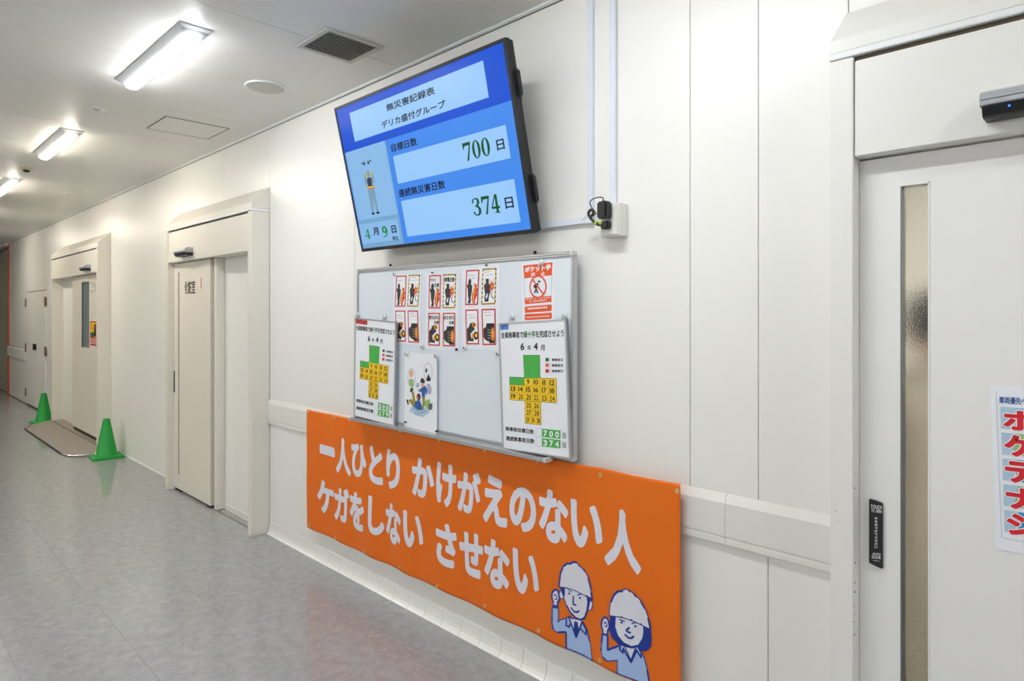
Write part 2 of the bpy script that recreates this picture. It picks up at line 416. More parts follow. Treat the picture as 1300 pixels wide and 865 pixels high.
# ---- rooms behind doors 3 and 1
M_rooml = mat('back_room_wall', (226, 224, 216), .6)
rb = MB(); rb.box(-2.2, -2.1, YB1, 4.7, 0, 2.6).box(2.3, 2.4, YB1, 4.7, 0, 2.6).box(-2.2, 2.4, 4.6, 4.7, 0, 2.6)
struct(rb.build('wall_room', M_rooml))
struct(MB().box(-2.2, 2.4, YB1, 4.7, 2.6, 2.7).build('ceiling_room', M_rooml))
rb = MB(); rb.box(-11.4, -11.3, YB1, 4.7, 0, 2.6).box(-8.0, -7.9, YB1, 4.7, 0, 2.6).box(-11.4, -7.9, 4.2, 4.3, 0, 2.6).box(-11.4, -7.9, YB1, 4.3, 2.6, 2.7)
struct(rb.build('wall_store', mat('store_wall', (150, 160, 165), .6)))

# ================================================================== DOORS
YFR = 1.996
def auto_door(n, X0, X1, lx0, lx1, lz0, lz1, dz, slot, handle=None):
    root = struct(empty('door_%d' % n, ((X0 + X1) / 2, D, 0)))
    jw = .062
    for a, b in ((X0, X0 + jw), (X1 - jw, X1)):
        MB().box(a, b, YFR, D, 0, 2.325 + dz).build('jamb', M_frame, root, bevel=.002)
    MB().box(X0 + jw, X1 - jw, YFR + .012, D, 2.05 + dz, 2.325 + dz).build('header_box', M_brown, root)
    MB().box(X0 + jw + .003, X1 - jw - .003, YFR + .003, YFR + .03, 2.041 + dz, 2.312 + dz).build('header_panel', M_frame, root, bevel=.0025)
    MB().box(X0 + jw, X1 - jw, YFR + .0305, D, 2.041 + dz, 2.05 + dz).build('soffit', M_frame, root)
    MB().box(X0 - .002, X1 + .002, YFR - .003, D, 2.327 + dz, 2.345 + dz).build('top_trim', M_trimw, root, bevel=.002)
    MB().profx([(D, 2.346 + dz), (YFR, 2.346 + dz), (YFR, 2.384 + dz), (D, 2.511 + dz)], X0, X1).build('hood', M_frame, root, bevel=.0015)
    sx0, sx1, sz0, sz1, gl = slot
    lf = MB(); ya, yb = 2.05, 2.088
    lf.box(lx0, sx0, ya, yb, lz0, lz1).box(sx1, lx1, ya, yb, lz0, lz1).box(sx0, sx1, ya, yb, lz0, sz0).box(sx0, sx1, ya, yb, sz1, lz1)
    leaf = lf.build('door_leaf', M_leaf, root)
    tr = MB(); t = .004
    MB().box(sx0, sx0 + t, ya, yb, sz0 + t, sz1 - t).build('glazing_gasket', M_alud, leaf)  # left reveal of the slot, darker grey than the pane frame
    tr.box(sx1 - t, sx1, ya - .002, yb, sz0, sz1).box(sx0, sx1, ya - .002, yb, sz0, sz0 + t).box(sx0, sx1, ya - .002, yb, sz1 - t, sz1)
    tr.build('pane_frame', M_leaf, leaf)
    MB().box(sx0 + t, sx1 - t, ya + .016, ya + .021, sz0 + t, sz1 - t).build('pane', gl, leaf)
    return root, leaf

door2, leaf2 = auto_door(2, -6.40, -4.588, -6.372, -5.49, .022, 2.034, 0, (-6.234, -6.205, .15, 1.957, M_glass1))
MB().box(-5.447, -5.40, 2.064, D - .001, .004, 2.04).build('casing', M_frame, door2, bevel=.002)
MB().box(-5.487, -5.449, 2.1, D - .001, .004, 2.04).build('gap_shade', M_brown, door2)  # brown strip paints the shade in the gap between leaf and casing
MB().box(-6.335, -6.3725, 2.06, 2.09, .004, 2.034).build('edge_seal', M_dark, door2)
MB().box(-6.33, -6.18, 2.055, 2.085, .0, .02).build('floor_guide', M_dark, door2)
MB().box(-5.58, -5.50, 2.055, 2.085, .0, .02).build('floor_guide', M_dark, door2)
MB().box(-6.18, -4.655, 2.062, 2.078, 0, .003).build('floor_track', mat('track_grey', (140, 140, 138), .4, metal=.3), door2)
MB().box(-6.347, -6.322, 2.045, 2.05, .875, 1.07).build('pull_slot', M_dark, leaf2, bevel=.002)
pl = Plane((0, 2.05, 0), (1, 0, 0), (0, 0, 1))
p_ = Print(pl)
p_.text('化粧室', [(-6.075, 1.872), (-5.825, 1.872), (-5.825, 1.76), (-6.075, 1.76)], K_black, px=False, fat=.012)
p_.poly([(-5.70, 1.892), (-5.685, 1.892), (-5.685, 1.80), (-5.70, 1.80)], K_orr, px=False)
p_.build('lettering', leaf2)

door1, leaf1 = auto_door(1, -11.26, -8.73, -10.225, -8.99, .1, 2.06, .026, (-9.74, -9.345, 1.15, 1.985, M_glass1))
MB().box(-11.2, -8.79, 1.998, D - .001, .0, .06).build('threshold', mat('threshold_metal', (160, 152, 138), .45, metal=.4), door1, bevel=.004)
MB().box(-10.2, -9.0, 2.056, 2.084, .06, .1).build('floor_guide', M_dark, door1)  # black bar paints the dark of the gap under the leaf
MB().box(-10.224, -10.20, 2.0895, D, .1, 2.05).build('gap_shade', M_brown, door1)  # brown strip paints the shade in the gap behind the leaf
p_ = Print(pl)     # unreadable small room sign: a frame of short marks
for a, b in (((-9.29, 1.94), (-9.27, 1.955)), ((-9.29, 1.86), (-9.25, 1.85)), ((-9.21, 1.955), (-9.17, 1.955)), ((-9.13, 1.95), (-9.12, 1.93)), ((-9.14, 1.86), (-9.11, 1.87)), ((-9.19, 1.84), (-9.16, 1.845)), ((-9.2, 1.93), (-9.13, 1.9)), ((-9.06, 1.95), (-9.05, 1.85))):
    p_.stroke([a, b], .012, K_grey, 1, px=False)
p_.build('lettering', leaf1)

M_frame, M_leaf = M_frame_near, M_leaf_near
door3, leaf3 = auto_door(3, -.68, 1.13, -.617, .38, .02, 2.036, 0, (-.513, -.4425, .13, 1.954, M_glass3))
MB().box(.35, .40, 2.092, D - .001, .004, 2.04).build('casing', M_frame, door3, bevel=.002)
MB().box(.4, 1.07, D - .02, D - .001, .004, 2.04).build('side_panel', M_frame, door3)
# faint chips of paint on the jamb edge
ch = Print(Plane((0, YFR, 0), (1, 0, 0), (0, 0, 1)), h0=.0006)
random.seed(3)
for (x_, y_) in ((1085, 601), (1085.5, 620), (1085.5, 715), (1085.5, 740), (1085.5, 752), (1085, 770), (1085, 781), (1061, 649), (1064, 662), (1078, 606), (1084, 790), (1085, 806)):
    u, v = ch.pl.uv(x_, y_); r_ = random.uniform(.0007, .0018)
    ch.poly([(u + r_ * random.uniform(.6, 1.3) * math.cos(q), v + 1.8 * r_ * random.uniform(.6, 1.2) * math.sin(q)) for q in (0, 1, 2, 3, 4, 5)], K_dk, px=False)
ch.build('paint_chips', door3)

# ---- pipe shaft cupboard far left
d4 = struct(empty('door_4', (-13.17, D, 0)))
MB().box(-13.985, -13.14, D - .012, D + .018, .03, 1.94).build('door_leaf', M_wall, d4, bevel=.003)
MB().box(-13.13, -12.36, D - .012, D + .018, .03, 1.94).build('door_leaf', M_wall, d4, bevel=.003)
M_hinge = mat('hinge_bronze', (128, 112, 88), .4, metal=.7)
for hx, zs in ((-13.99, ((1.69, 1.84), (.91, 1.06), (.143, .28))), (-12.36, ((1.694, 1.842), (.916, 1.064), (.15, .29)))):
    for a, b in zs:
        MB().box(hx - .035, hx - .005, D - .022, D - .008, a, b).box(hx + .005, hx + .035, D - .022, D - .008, a, b).lathe((hx, D - .02, a), (0, 0, 1), [(.008, 0), (.008, b - a)], 10).build('hinge', M_hinge, d4)
for hx in (-13.18, -13.09):
    MB().box(hx - .02, hx + .02, D - .045, D - .013, .98, 1.08).build('latch_handle', M_black, d4, bevel=.004)

# ================================================================== CEILING FITTINGS
def lamp(cx, label, far, ly=1.14):
    t = thing('ceiling_lamp', label, 'lamp', (cx, ly, CZ), 'strip lamps in a row along the corridor ceiling')
    L, W = .535, .075
    m = MB()
    def ringz(l, w_, z): return [(cx - l, ly - w_, z), (cx + l, ly - w_, z), (cx + l, ly + w_, z), (cx - l, ly + w_, z)]
    m.add(ringz(L, W, CZ) + ringz(L, W, CZ - .006) + ringz(L - .055, .036, CZ - .036), [(4, 5, 6, 7)[::-1][:0] or (0, 1, 2, 3), (0, 4, 5, 1), (1, 5, 6, 2), (2, 6, 7, 3), (3, 7, 4, 0), (4, 8, 9, 5), (6, 10, 11, 7), (8, 11, 10, 9), (7, 11, 8, 4), (5, 9, 10, 6)])
    m.build('housing', M_lampbody, t)
    for sx in (-1, 1):
        e = MB(); x0, x1 = cx + sx * (L - .002), cx + sx * (L - .054)
        e.add([(x0, ly - W + .003, CZ - .0065), (x0, ly + W - .003, CZ - .0065), (x1, ly + .035, CZ - .037), (x1, ly - .035, CZ - .037)], [(0, 1, 2, 3)])
        e.build('end_plate', M_lampend, t)
    # diffuser bar: D section
    pr = [(ly - .036, CZ - .034), (ly - .036, CZ - .037)] + [(ly - .036 * math.cos(q), CZ - .037 - .017 * math.sin(q)) for q in [math.pi * k / 8 for k in range(1, 8)]] + [(ly + .036, CZ - .037), (ly + .036, CZ - .034)]
    me_ = (M_lampadded_warm if far else M_lampadded) if ly < 0 else M_lampfar if far else M_lampnear
    MB().profx(pr, cx - L + .05, cx + L - .05).build('diffuser', me_, t)
    return t
def lampmat(n, c, s):
    m = bpy.data.materials.new(n); m.use_nodes = True; p = m.node_tree.nodes['Principled BSDF']
    p.inputs['Base Color'].default_value = (.8, .8, .8, 1); p.inputs['Emission Color'].default_value = (*c, 1); p.inputs['Emission Strength'].default_value = s; return m
M_lampnear = lampmat('lamp_diffuser_neutral', LAMP_NEAR, LAMP); M_lampfar = lampmat('lamp_diffuser_warm', LAMP_FAR, LAMP * .95); M_lampadded = lampmat('lamp_diffuser_added_row', LAMP_NEAR, LAMP * 1.65); M_lampadded_warm = lampmat('lamp_diffuser_added_row_warm', LAMP_FAR, LAMP * 1.6)
lamp(-3.75, 'largest strip lamp in view, on the ceiling left of the air vent', False)
lamp(-6.22, 'second strip lamp along the corridor ceiling, between smoke detector and round plate', True)
lamp(-8.69, 'farthest strip lamp in view, cut by the left edge of the photo', True)
lamp(-11.16, 'strip lamp over the far door with the ramp', True)
lamp(-13.63, 'strip lamp over the far cupboard doors', True)
lamp(-1.28, 'strip lamp above the orange banner, over the top of the frame', False)
lamp(1.19, 'strip lamp above the near automatic door, over the top of the frame', False)

for cx_, nm in ((-9.9, 'facing the far door'), (-7.45, 'facing the restroom door'), (-4.98, 'facing the screen'), (-2.5, 'behind the camera, facing the banner'), (0, 'behind the camera, facing the near door')):  # second lamp row, out of view, added to brighten the wall
    lamp(cx_, 'added unseen strip lamp, second ceiling row ' + nm, cx_ < -6, -3.0)

v = thing('air_vent', 'square grey louvred air vent in the ceiling beside the wall screen', 'vent', (-2.95, 1.735, CZ))
x0, x1, y0, y1 = -3.1, -2.79, 1.575, 1.895; z0 = CZ - .008
fr = MB(); b = .026
fr.box(x0, x1, y0, y0 + b, z0, CZ - .0005).box(x0, x1, y1 - b, y1, z0, CZ - .0005).box(x0, x0 + b, y0 + b, y1 - b, z0, CZ - .0005).box(x1 - b, x1, y0 + b, y1 - b, z0, CZ - .0005)
fr.build('frame', M_disc, v, bevel=.001, seg=1)
MB().box(x0 + b, x1 - b, y0 + b, y1 - b, CZ - .0015, CZ - .0005).build('backing', M_grilled, v)
ns = 12; pitch = (x1 - x0 - 2 * b) / ns
s0 = None
for k in range(ns):
    xa = x0 + b + k * pitch
    if s0 is None:
        s0 = MB().prof([(xa, y0 + b, CZ - .0015), (xa + .0015, y0 + b, CZ - .0015), (xa + pitch * .5, y0 + b, z0 + .0005), (xa + pitch * .5 - .0025, y0 + b, z0)], (0, y1 - y0 - 2 * b, 0)).build('slat', M_grille, v)
    else:
        o = s0.copy(); COL.objects.link(o); o.parent = v; o.location = (k * pitch, 0, 0)
sp = thing('ceiling_speaker', 'round flush ceiling loudspeaker between the large lamp and the air vent', 'speaker', (-3.79, 1.735, CZ))
MB().lathe((-3.79, 1.735, CZ - .0004), (0, 0, -1), [(.118, 0), (.118, .004), (.114, .009), (.108, .009), (.106, .005)], 48).build('ring', M_trimw, sp, smooth=True)
MB().lathe((-3.79, 1.735, CZ - .001), (0, 0, -1), [(.107, 0), (.105, .008), (.06, .011)], 48).build('speaker_grille', mat('speaker_mesh', (205, 204, 196), .7, bump=.6, bscale=400), sp, smooth=True)
ah = thing('ceiling_hatch', 'flush rectangular access hatch in the ceiling left of the round speaker', 'hatch', (-5.05, 1.73, CZ))
f = MB(); a, b, c, d_ = -5.26, -4.84, 1.51, 1.945; t = .008
f.box(a, b, c, c + t, CZ - .003, CZ - .0005).box(a, b, d_ - t, d_, CZ - .003, CZ - .0005).box(a, a + t, c + t, d_ - t, CZ - .003, CZ - .0005).box(b - t, b, c + t, d_ - t, CZ - .003, CZ - .0005)
f.build('hatch_frame', M_cgap, ah)
MB().box(a + t, b - t, c + t, d_ - t, CZ - .0028, CZ - .0006).build('hatch_cover', M_ceil, ah, bevel=.001)
def disc(x, y, r, label, h=.006, hub=True):
    t = thing('ceiling_plate', label, 'plate', (x, y, CZ))
    MB().lathe((x, y, CZ - .0004), (0, 0, -1), [(r, 0), (r, h * .4), (r * .9, h)], 32).build('cover', M_trimw, t, smooth=True)
    if hub: MB().lathe((x, y, CZ - h), (0, 0, -1), [(r * .33, 0), (r * .3, .006), (r * .15, .009)], 20).build('hub', M_disc, t, smooth=True)
disc(-4.99, 1.135, .06, 'white round sprinkler plate on the ceiling beyond the largest lamp')
disc(-8.8, 1.72, .055, 'small white round ceiling plate far down, above the far door hood')
t = thing('smoke_detector', 'small beige smoke detector on the ceiling between the two far lamps', 'detector', (-7.5, 1.14, CZ))
MB().lathe((-7.5, 1.14, CZ - .0004), (0, 0, -1), [(.052, 0), (.052, .012), (.046, .02), (.03, .024)], 28).build('base', M_beige, t, smooth=True)
MB().lathe((-7.5, 1.14, CZ - .024), (0, 0, -1), [(.026, 0), (.026, .012), (.018, .016)], 20).build('sensing_head', M_dark, t, smooth=True)

# ================================================================== DOOR SENSORS
def sensor(x0, x1, dz, label, led=True):
    t = thing('door_sensor', label, 'sensor', ((x0 + x1) / 2, 1.998, 2.07 + dz), 'motion sensors over the automatic doors')
    Yb = YFR + .0035
    MB().profx([(Yb, 2.142 + dz), (1.95, 2.14 + dz), (1.934, 2.132 + dz), (1.931, 2.118 + dz), (1.931, 2.116 + dz), (Yb, 2.116 + dz)], x0, x1).build('top_cover', M_silver, t, bevel=.002)
    MB().profx([(Yb, 2.1145 + dz), (1.931, 2.1145 + dz), (1.931, 2.103 + dz), (1.94, 2.1 + dz), (Yb, 2.1 + dz)], x0, x1).build('body', M_silver, t, bevel=.001)
    MB().profx([(Yb, 2.0995 + dz), (1.934, 2.0995 + dz), (1.944, 2.078 + dz), (1.955, 2.074 + dz), (Yb, 2.073 + dz)], x0 + .004, x1 - .004).build('lens', M_black, t, bevel=.001)
    MB().lathe((x0 + .058, 1.937, 2.092 + dz), (0, -1, -.35), [(.0025, 0), (.0025, .002), (.0015, .003)], 12).build('indicator', mat('led_blue', (20, 60, 255), .3, emis=(40, 110, 255), estr=3), t)
sensor(-.313, -.043, 0, 'silver and black door sensor at the right edge, over the near door')
sensor(-6.0, -5.73, 0, 'silver door sensor over the restroom door in the middle distance')
sensor(-9.32, -9.05, .026, 'small silver sensor over the far door with the yellow notice')

# ================================================================== NOTICE ON DOOR 1, POSTER AND SWITCH ON DOOR 3
def sheet(name, label, cat, plane, quad, m=None, th=.0012, px=True, group=None):
    """thin sheet, quad TL,TR,BR,BL; returns the sheet object (top-level mesh)"""
    P = [plane.uv(*p) for p in quad] if px else quad
    mb = MB(); mb.prof([plane.p(u, v_, .0002) for u, v_ in P], plane.n * th)
    o = mb.build(name, m or M_paper); return tag(o, label, cat, group)
pn = wallplane(2.05)
q = [(-9.315, 1.49), (-9.01, 1.49), (-9.01, 1.195), (-9.315, 1.195)]
sh = sheet('safety_notice', 'yellow and red safety notice stuck on the far door leaf', 'notice', pn, q, K_red, px=False)
p_ = Print(pn, h0=.0018)
p_.poly([(-9.29, 1.475), (-9.03, 1.475), (-9.03, 1.3), (-9.29, 1.3)], K_yel, 0, px=False)
p_.poly([(-9.29, 1.35), (-9.12, 1.36), (-9.12, 1.3), (-9.29, 1.3)], K_dgrn, 1, px=False)
p_.poly([(-9.12, 1.45), (-9.04, 1.46), (-9.03, 1.31), (-9.13, 1.31)], K_dk, 1, px=False)
p_.stroke([(-9.26, 1.46), (-9.18, 1.37)], .022, K_orr, 2, px=False); p_.stroke([(-9.17, 1.46), (-9.19, 1.38)], .014, K_orr, 2, px=False)
for k in range(3):
    for j in range(3): p_.poly([(-9.285 + k * .09, 1.283 - j * .026), (-9.23 + k * .09, 1.283 - j * .026), (-9.235 + k * .09, 1.267 - j * .026), (-9.28 + k * .09, 1.267 - j * .026)], K_white, 1, px=False)
p_.build('print', sh)

PP = Plane((-.309, 2.05, 1.412), (1, 0, .0), (0, 0, 1))
def rotq(pts, a=math.radians(1.6)):   # poster is slightly turned
    c, s_ = math.cos(a), math.sin(a); return [(x * c - y * s_, x * s_ + y * c) for x, y in pts]
sh = sheet('door_poster', 'white bordered poster with big red katakana on the near door, cut by the right edge', 'poster', PP, rotq([(0, 0), (.297, 0), (.297, -.415), (0, -.415)]), M_paper, px=False)
p_ = Print(PP, h0=.0018, dh=.0004)
W_ = lambda pts: rotq(pts)
p_.poly(W_([(.018, -.03), (.28, -.03), (.28, -.378), (.018, -.378)]), K_white, 0, px=False)
cols = [K_sky, K_lime, K_aqua, K_lime, K_aqua]
for k in range(5):
    a = -.052 - k * .065
    p_.poly(W_([(.022 if k % 2 else .04, a), (.28, a), (.28, a - .055), (.05, a - .055)]), cols[k], 1, px=False)
    p_.poly(W_([(.02, a), (.05, a), (.04, a - .055), (.02, a - .055)]), K_lb, 2, px=False)
p_.text('車両優先へ', W_([(.018, -.026), (.073, -.026), (.073, -.044), (.018, -.044)]), K_blue, 3, px=False, fat=.025)
for k, chh in enumerate('ポケテナシ'):
    a = -.053 - k * .0655
    qd = W_([(.022, a), (.096, a), (.096, a - .058), (.022, a - .058)])
    p_.text(chh, qd, K_white, 3, px=False, fat=.085, res=4)
    qd = W_([(.0245, a - .0022), (.0935, a - .0022), (.0935, a - .0558), (.0245, a - .0558)])
    p_.text(chh, qd, K_pose, 4, px=False, fat=.05, res=4)
p_.stroke(W_([(.016, -.384), (.285, -.384)]), .0006, K_grey, 1, px=False); p_.stroke(W_([(.012, -.012), (.013, -.384)]), .0005, K_grey, 1, px=False)
p_.build('print', sh)

t = thing('touch_switch', 'slim black touch switch plate on the near door leaf beside the glass', 'switch', (-.573, 2.05, .877))
mb = MB(); n = 8
top = [(-.5905 + .035 * k / n, 1.067 - .006 * (k / n) ** 2) for k in range(n + 1)]
bot = [(-.5555 - .035 * k / n, .877 + .008 * (k / n) ** 1.5) for k in range(n + 1)]
mb.prof([(x, 2.0498, z) for x, z in top + bot], (0, -.009, 0)); mb.build('plate', mat('switch_face', (30, 30, 28), .3), t, bevel=.0012)
p_ = Print(wallplane(2.0405))
cc = lambda pts: cq(1080, 600, 6.178, pts)
p_.text('TOUCH', cc([(158, 252), (245, 262), (245, 290), (158, 280)]), K_white, fat=.015); p_.text('TO OPEN', cc([(162, 285), (243, 295), (243, 320), (162, 310)]), K_white, fat=.012)
for k, chh in enumerate('手を近づけてください'):
    p_.text(chh, cc([(188, 350 + k * 25), (212, 352 + k * 25), (212, 371 + k * 25), (188, 369 + k * 25)]), K_white, fat=.02)
p_.text('AUTO', cc([(172, 628), (235, 635), (235, 655), (172, 648)]), K_white, fat=.015); p_.text('DOOR', cc([(167, 652), (237, 658), (237, 680), (167, 674)]), K_white, fat=.015)
p_.stroke(cc([(178, 690), (225, 696)]), .001, K_white)
p_.build('lettering', t)

# ================================================================== WALL SCREEN
TU = Vector((.99998483, -.00258688, -.0048631)); TV_ = Vector((.00415723, -.2247685, .97440332)); TO = Vector((-3.163747, 2.0, 1.93586715)); TW, TH_ = 1.31202, .78277
TP = Plane(TO, TU, TV_)
def tb(mb, u0, u1, v0, v1, h0, h1):
    mb.add([TP.p(u, v_, h) for h in (h0, h1) for u, v_ in ((u0, v0), (u1, v0), (u1, v1), (u0, v1))], [(0, 3, 2, 1), (4, 5, 6, 7), (0, 1, 5, 4), (1, 2, 6, 5), (2, 3, 7, 6), (3, 0, 4, 7)]); return mb
tv = thing('wall_screen', 'large flat display screen tilted down on the wall above the whiteboard', 'screen', tuple(TO + TU * TW / 2))
bz = MB(); bw = .014
tb(bz, 0, TW, 0, .018, -.03, 0); tb(bz, 0, TW, TH_ - bw, TH_, -.03, 0); tb(bz, 0, bw, .018, TH_ - bw, -.03, 0); tb(bz, TW - bw, TW, .018, TH_ - bw, -.03, 0)
bz.build('bezel', M_bezel, tv, bevel=.0012, seg=1)
tb(MB(), .004, TW - .004, .004, TH_ - .004, -.055, -.0305).build('back_cover', M_black, tv, bevel=.004)
tb(MB(), .25, TW - .25, .12, .5, -.085, -.0555).build('rear_bulge', M_black, tv, bevel=.01)
tb(MB(), TW - .09, TW + .014, TH_ - .23, TH_ - .12, -.055, -.02).build('side_handle', M_black, tv, bevel=.008)
tb(MB(), TW - .09, TW + .015, .12, .24, -.055, -.02).build('side_handle', M_black, tv, bevel=.008)
tb(MB(), bw, TW - bw, .018, TH_ - bw, -.02, -.0035).build('display', S_mid, tv)
mt = MB(); mt.box(-2.95, -2.05, D - .03, D - .001, 2.05, 2.6); mt.build('wall_mount', M_black, tv)
for X in (-2.9, -2.15):
    am = MB(); am.add([(X, D - .03, 2.58), (X + .04, D - .03, 2.58), (X + .04, D - .03, 2.1), (X, D - .03, 2.1)] + [tuple(TP.p(X - TO.x + dx, v_, -.056)) for dx, v_ in ((0, .68), (.04, .68), (.04, .15), (0, .15))], [(0, 1, 2, 3), (4, 7, 6, 5), (0, 4, 5, 1), (1, 5, 6, 2), (2, 6, 7, 3), (3, 7, 4, 0)])
    am.build('mount_arm', M_black, tv)
C4 = lambda pts: cq(400, 30, 2.883, pts)
S = Print(TP, h0=-.003, dh=.00025)
ue, ve = bw, TW - bw
yb1 = TP.uv(*C4([(115, 470)])[0])[1]; yb2 = TP.uv(*C4([(705, 287)])[0])[1]; yb = (yb1 + yb2) / 2
S.poly([(bw, TH_ - bw), (TW - bw, TH_ - bw), (TW - bw, yb), (bw, yb)], S_dark, 0, px=False)
def rect(a, b, m, L):   # from two opposite pixel corners (top-left, bottom-right) after averaging
    ps = [TP.uv(*p) for p in C4(a)]
    u0 = (ps[0][0] + ps[3][0]) / 2; u1 = (ps[1][0] + ps[2][0]) / 2; v1 = (ps[0][1] + ps[1][1]) / 2; v0 = (ps[2][1] + ps[3][1]) / 2
    u0 = max(u0, bw); v0 = max(v0, .0182)
    S.poly([(u0, v1), (u1, v1), (u1, v0), (u0, v0)], m, L, px=False)
rect([(125, 327), (613, 135), (634, 270), (143, 433)], 0, S_pale, 1)
rect([(115, 470), (255, 430), (326, 812), (170, 832)], 0, S_band, 1)
rect([(115, 470), (255, 430), (297, 698), (155, 722)], 0, S_side, 2)
rect([(160, 740), (296, 712), (314, 785), (175, 812)], 0, S_side, 2)
rect([(283, 487), (695, 370), (715, 492), (303, 587)], 0, S_pale, 1)
rect([(312, 650), (727, 569), (750, 725), (338, 782)], 0, S_pale, 1)
def stx(s_, ll, ur, m=S_txt, fat=.025):
    a = TP.uv(*C4([ll])[0]); b = TP.uv(*C4([ur])[0])
    S.text(s_, [(a[0], b[1]), (b[0], b[1]), (b[0], a[1]), (a[0], a[1])], m, 3, px=False, fat=fat)
stx('無災害記録表', (262, 323), (433, 228)); stx('デリカ盛付グループ', (245, 386), (473, 277), fat=.025)
stx('目標日数', (280, 472), (368, 415)); stx('連続無災害日数', (307, 638), (471, 571)); stx('日', (666, 466), (688, 420), fat=.02); stx('日', (697, 679), (721, 633), fat=.02)
stx('月', (214, 776), (228, 745), fat=.03); stx('日', (281, 768), (293, 738), fat=.03); stx('現在', (283, 795), (302, 777))
def serif(d, u0, u1, v0, v1, m, L=3):
    W, Hh = u1 - u0, v1 - v0
    T = lambda pts: [(u0 + x * W, v0 + y_ * Hh) for x, y_ in pts]
    st = lambda pts, ws: S.stroke(T(pts), [q_ * W for q_ in ws], m, L, px=False)
    if d == '7':
        S.poly(T([(0, 1), (1, 1), (1, .93), (.57, 0), (.32, 0), (.8, .83), (.25, .83), (.1, .66), (0, .66)]), m, L, px=False)
    elif d == '0':
        n = 28
        o_ = T([(.5 + .5 * math.cos(2 * math.pi * k / n), .5 + .5 * math.sin(2 * math.pi * k / n)) for k in range(n)])
        i_ = T([(.5 + .2 * math.cos(2 * math.pi * k / n), .5 + .45 * math.sin(2 * math.pi * k / n)) for k in range(n)])
        for k in range(n): S.poly([o_[k], o_[(k + 1) % n], i_[(k + 1) % n], i_[k]], m, L, px=False)
    elif d == '4':
        S.poly(T([(.55, 1), (.8, 1), (.8, .36), (1, .36), (1, .24), (.8, .24), (.8, .07), (.95, .06), (.95, 0), (.4, 0), (.4, .06), (.52, .07), (.52, .24), (0, .24), (0, .34)][:8] + [(.8, .24), (.8, .07), (.95, .06), (.95, 0), (.4, 0), (.4, .06), (.52, .07), (.52, .24)][2 * 0:0] + [(.8, .07), (.95, .06), (.95, 0), (.4, 0), (.4, .06), (.52, .07), (.52, .24), (0, .24), (0, .34), (.46, .86), (.52, .86), (.52, .36), (.16, .36), (.12, .345), (.55, 1)][:9]), m, L, px=False) if False else None
        S.poly(T([(.52, 1), (.8, 1), (.8, 0), (.52, 0)]), m, L, px=False); S.poly(T([(0, .24), (1, .24), (1, .36), (0, .36)]), m, L, px=False)
        S.poly(T([(0, .34), (.16, .34), (.62, 1), (.52, 1)]), m, L, px=False); S.poly(T([(.36, 0), (.97, 0), (.97, .06), (.36, .06)]), m, L, px=False)
    elif d == '3':
        st([(.05, .78), (.12, .9), (.3, .96), (.55, .95), (.72, .86), (.74, .74), (.62, .6), (.35, .54)], [.2, .14, .09, .12, .26, .28, .2, .09])
        st([(.35, .54), (.66, .48), (.82, .34), (.8, .18), (.6, .05), (.35, .04), (.14, .1), (.08, .2)], [.09, .2, .3, .3, .16, .09, .14, .2])
    elif d == '9':
        n = 20; S.stroke(T([(.45 + .3 * math.cos(2 * math.pi * k / n), .7 + .26 * math.sin(2 * math.pi * k / n)) for k in range(n)]), [(.12 + .2 * abs(math.cos(2 * math.pi * k / n))) * W for k in range(n)], m, L, px=False, closed=True)
        st([(.82, .72), (.84, .5), (.7, .2), (.45, .05), (.2, .06)], [.26, .26, .2, .12, .14])
def digits(s_, ll, ur, m):
    a = TP.uv(*C4([ll])[0]); b = TP.uv(*C4([ur])[0]); n = len(s_); w_ = (b[0] - a[0]) / n
    for k, d in enumerate(s_): serif(d, a[0] + k * w_ + w_ * .07, a[0] + (k + 1) * w_ - w_ * .05, a[1], b[1], m)
digits('700', (545, 506), (634, 413), S_grn); digits('374', (580, 706), (670, 623), S_grn)
digits('4', (184, 790), (198, 752), S_grn2); digits('9', (247, 783), (262, 741), S_grn2)
CP = lambda pts: cq(450, 180, 8.65, pts)
S.stroke(CP([(66, 190), (70, 130), (95, 98), (125, 95), (150, 125), (163, 185), (110, 200), (66, 190)]), .0016, S_band, 3)
S.stroke(CP([(100, 100), (95, 190)]), .0012, S_band, 3); S.stroke(CP([(125, 96), (140, 190)]), .0012, S_band, 3)
S.poly(CP([(70, 232), (85, 225), (92, 245), (82, 255)]), S_vest, 3); S.poly(CP([(160, 205), (176, 200), (178, 220), (165, 225)]), S_vest, 3)
for a in ((103, 243), (148, 232)):
    S.ell(CP([a])[0], 1.2, 1.9, S_txt, 4, 10)
S.stroke(CP([(96, 222), (118, 217)]), .002, S_txt, 4); S.stroke(CP([(137, 213), (158, 208)]), .002, S_txt, 4)
S.stroke(CP([(85, 255), (92, 285)]), .0016, S_grey, 4); S.stroke(CP([(175, 225), (178, 265)]), .0016, S_grey, 4)
S.poly(CP([(108, 345), (130, 325), (175, 320), (205, 370), (215, 450), (195, 470), (120, 478), (106, 440)]), S_grey, 3)
S.poly(CP([(130, 400), (182, 392), (190, 485), (148, 492)]), S_vest, 4)
S.stroke(CP([(122, 340), (135, 400)]), .009, S_yel, 5); S.stroke(CP([(172, 328), (178, 385)]), .009, S_yel, 5)
S.poly(CP([(134, 490), (214, 473), (217, 505), (138, 525)]), S_red, 4); S.poly(CP([(136, 500), (215, 482), (216, 496), (138, 516)]), S_yel, 5)
S.poly(CP([(142, 525), (215, 508), (262, 770), (238, 772), (200, 610), (212, 772), (186, 778)]), S_grey, 3)
S.ell(CP([(203, 790)])[0], 2.0, 1.5, S_txt, 4, 12); S.ell(CP([(254, 781)])[0], 2.1, 1.5, S_txt, 4, 12)
S.build('screen_picture', tv)

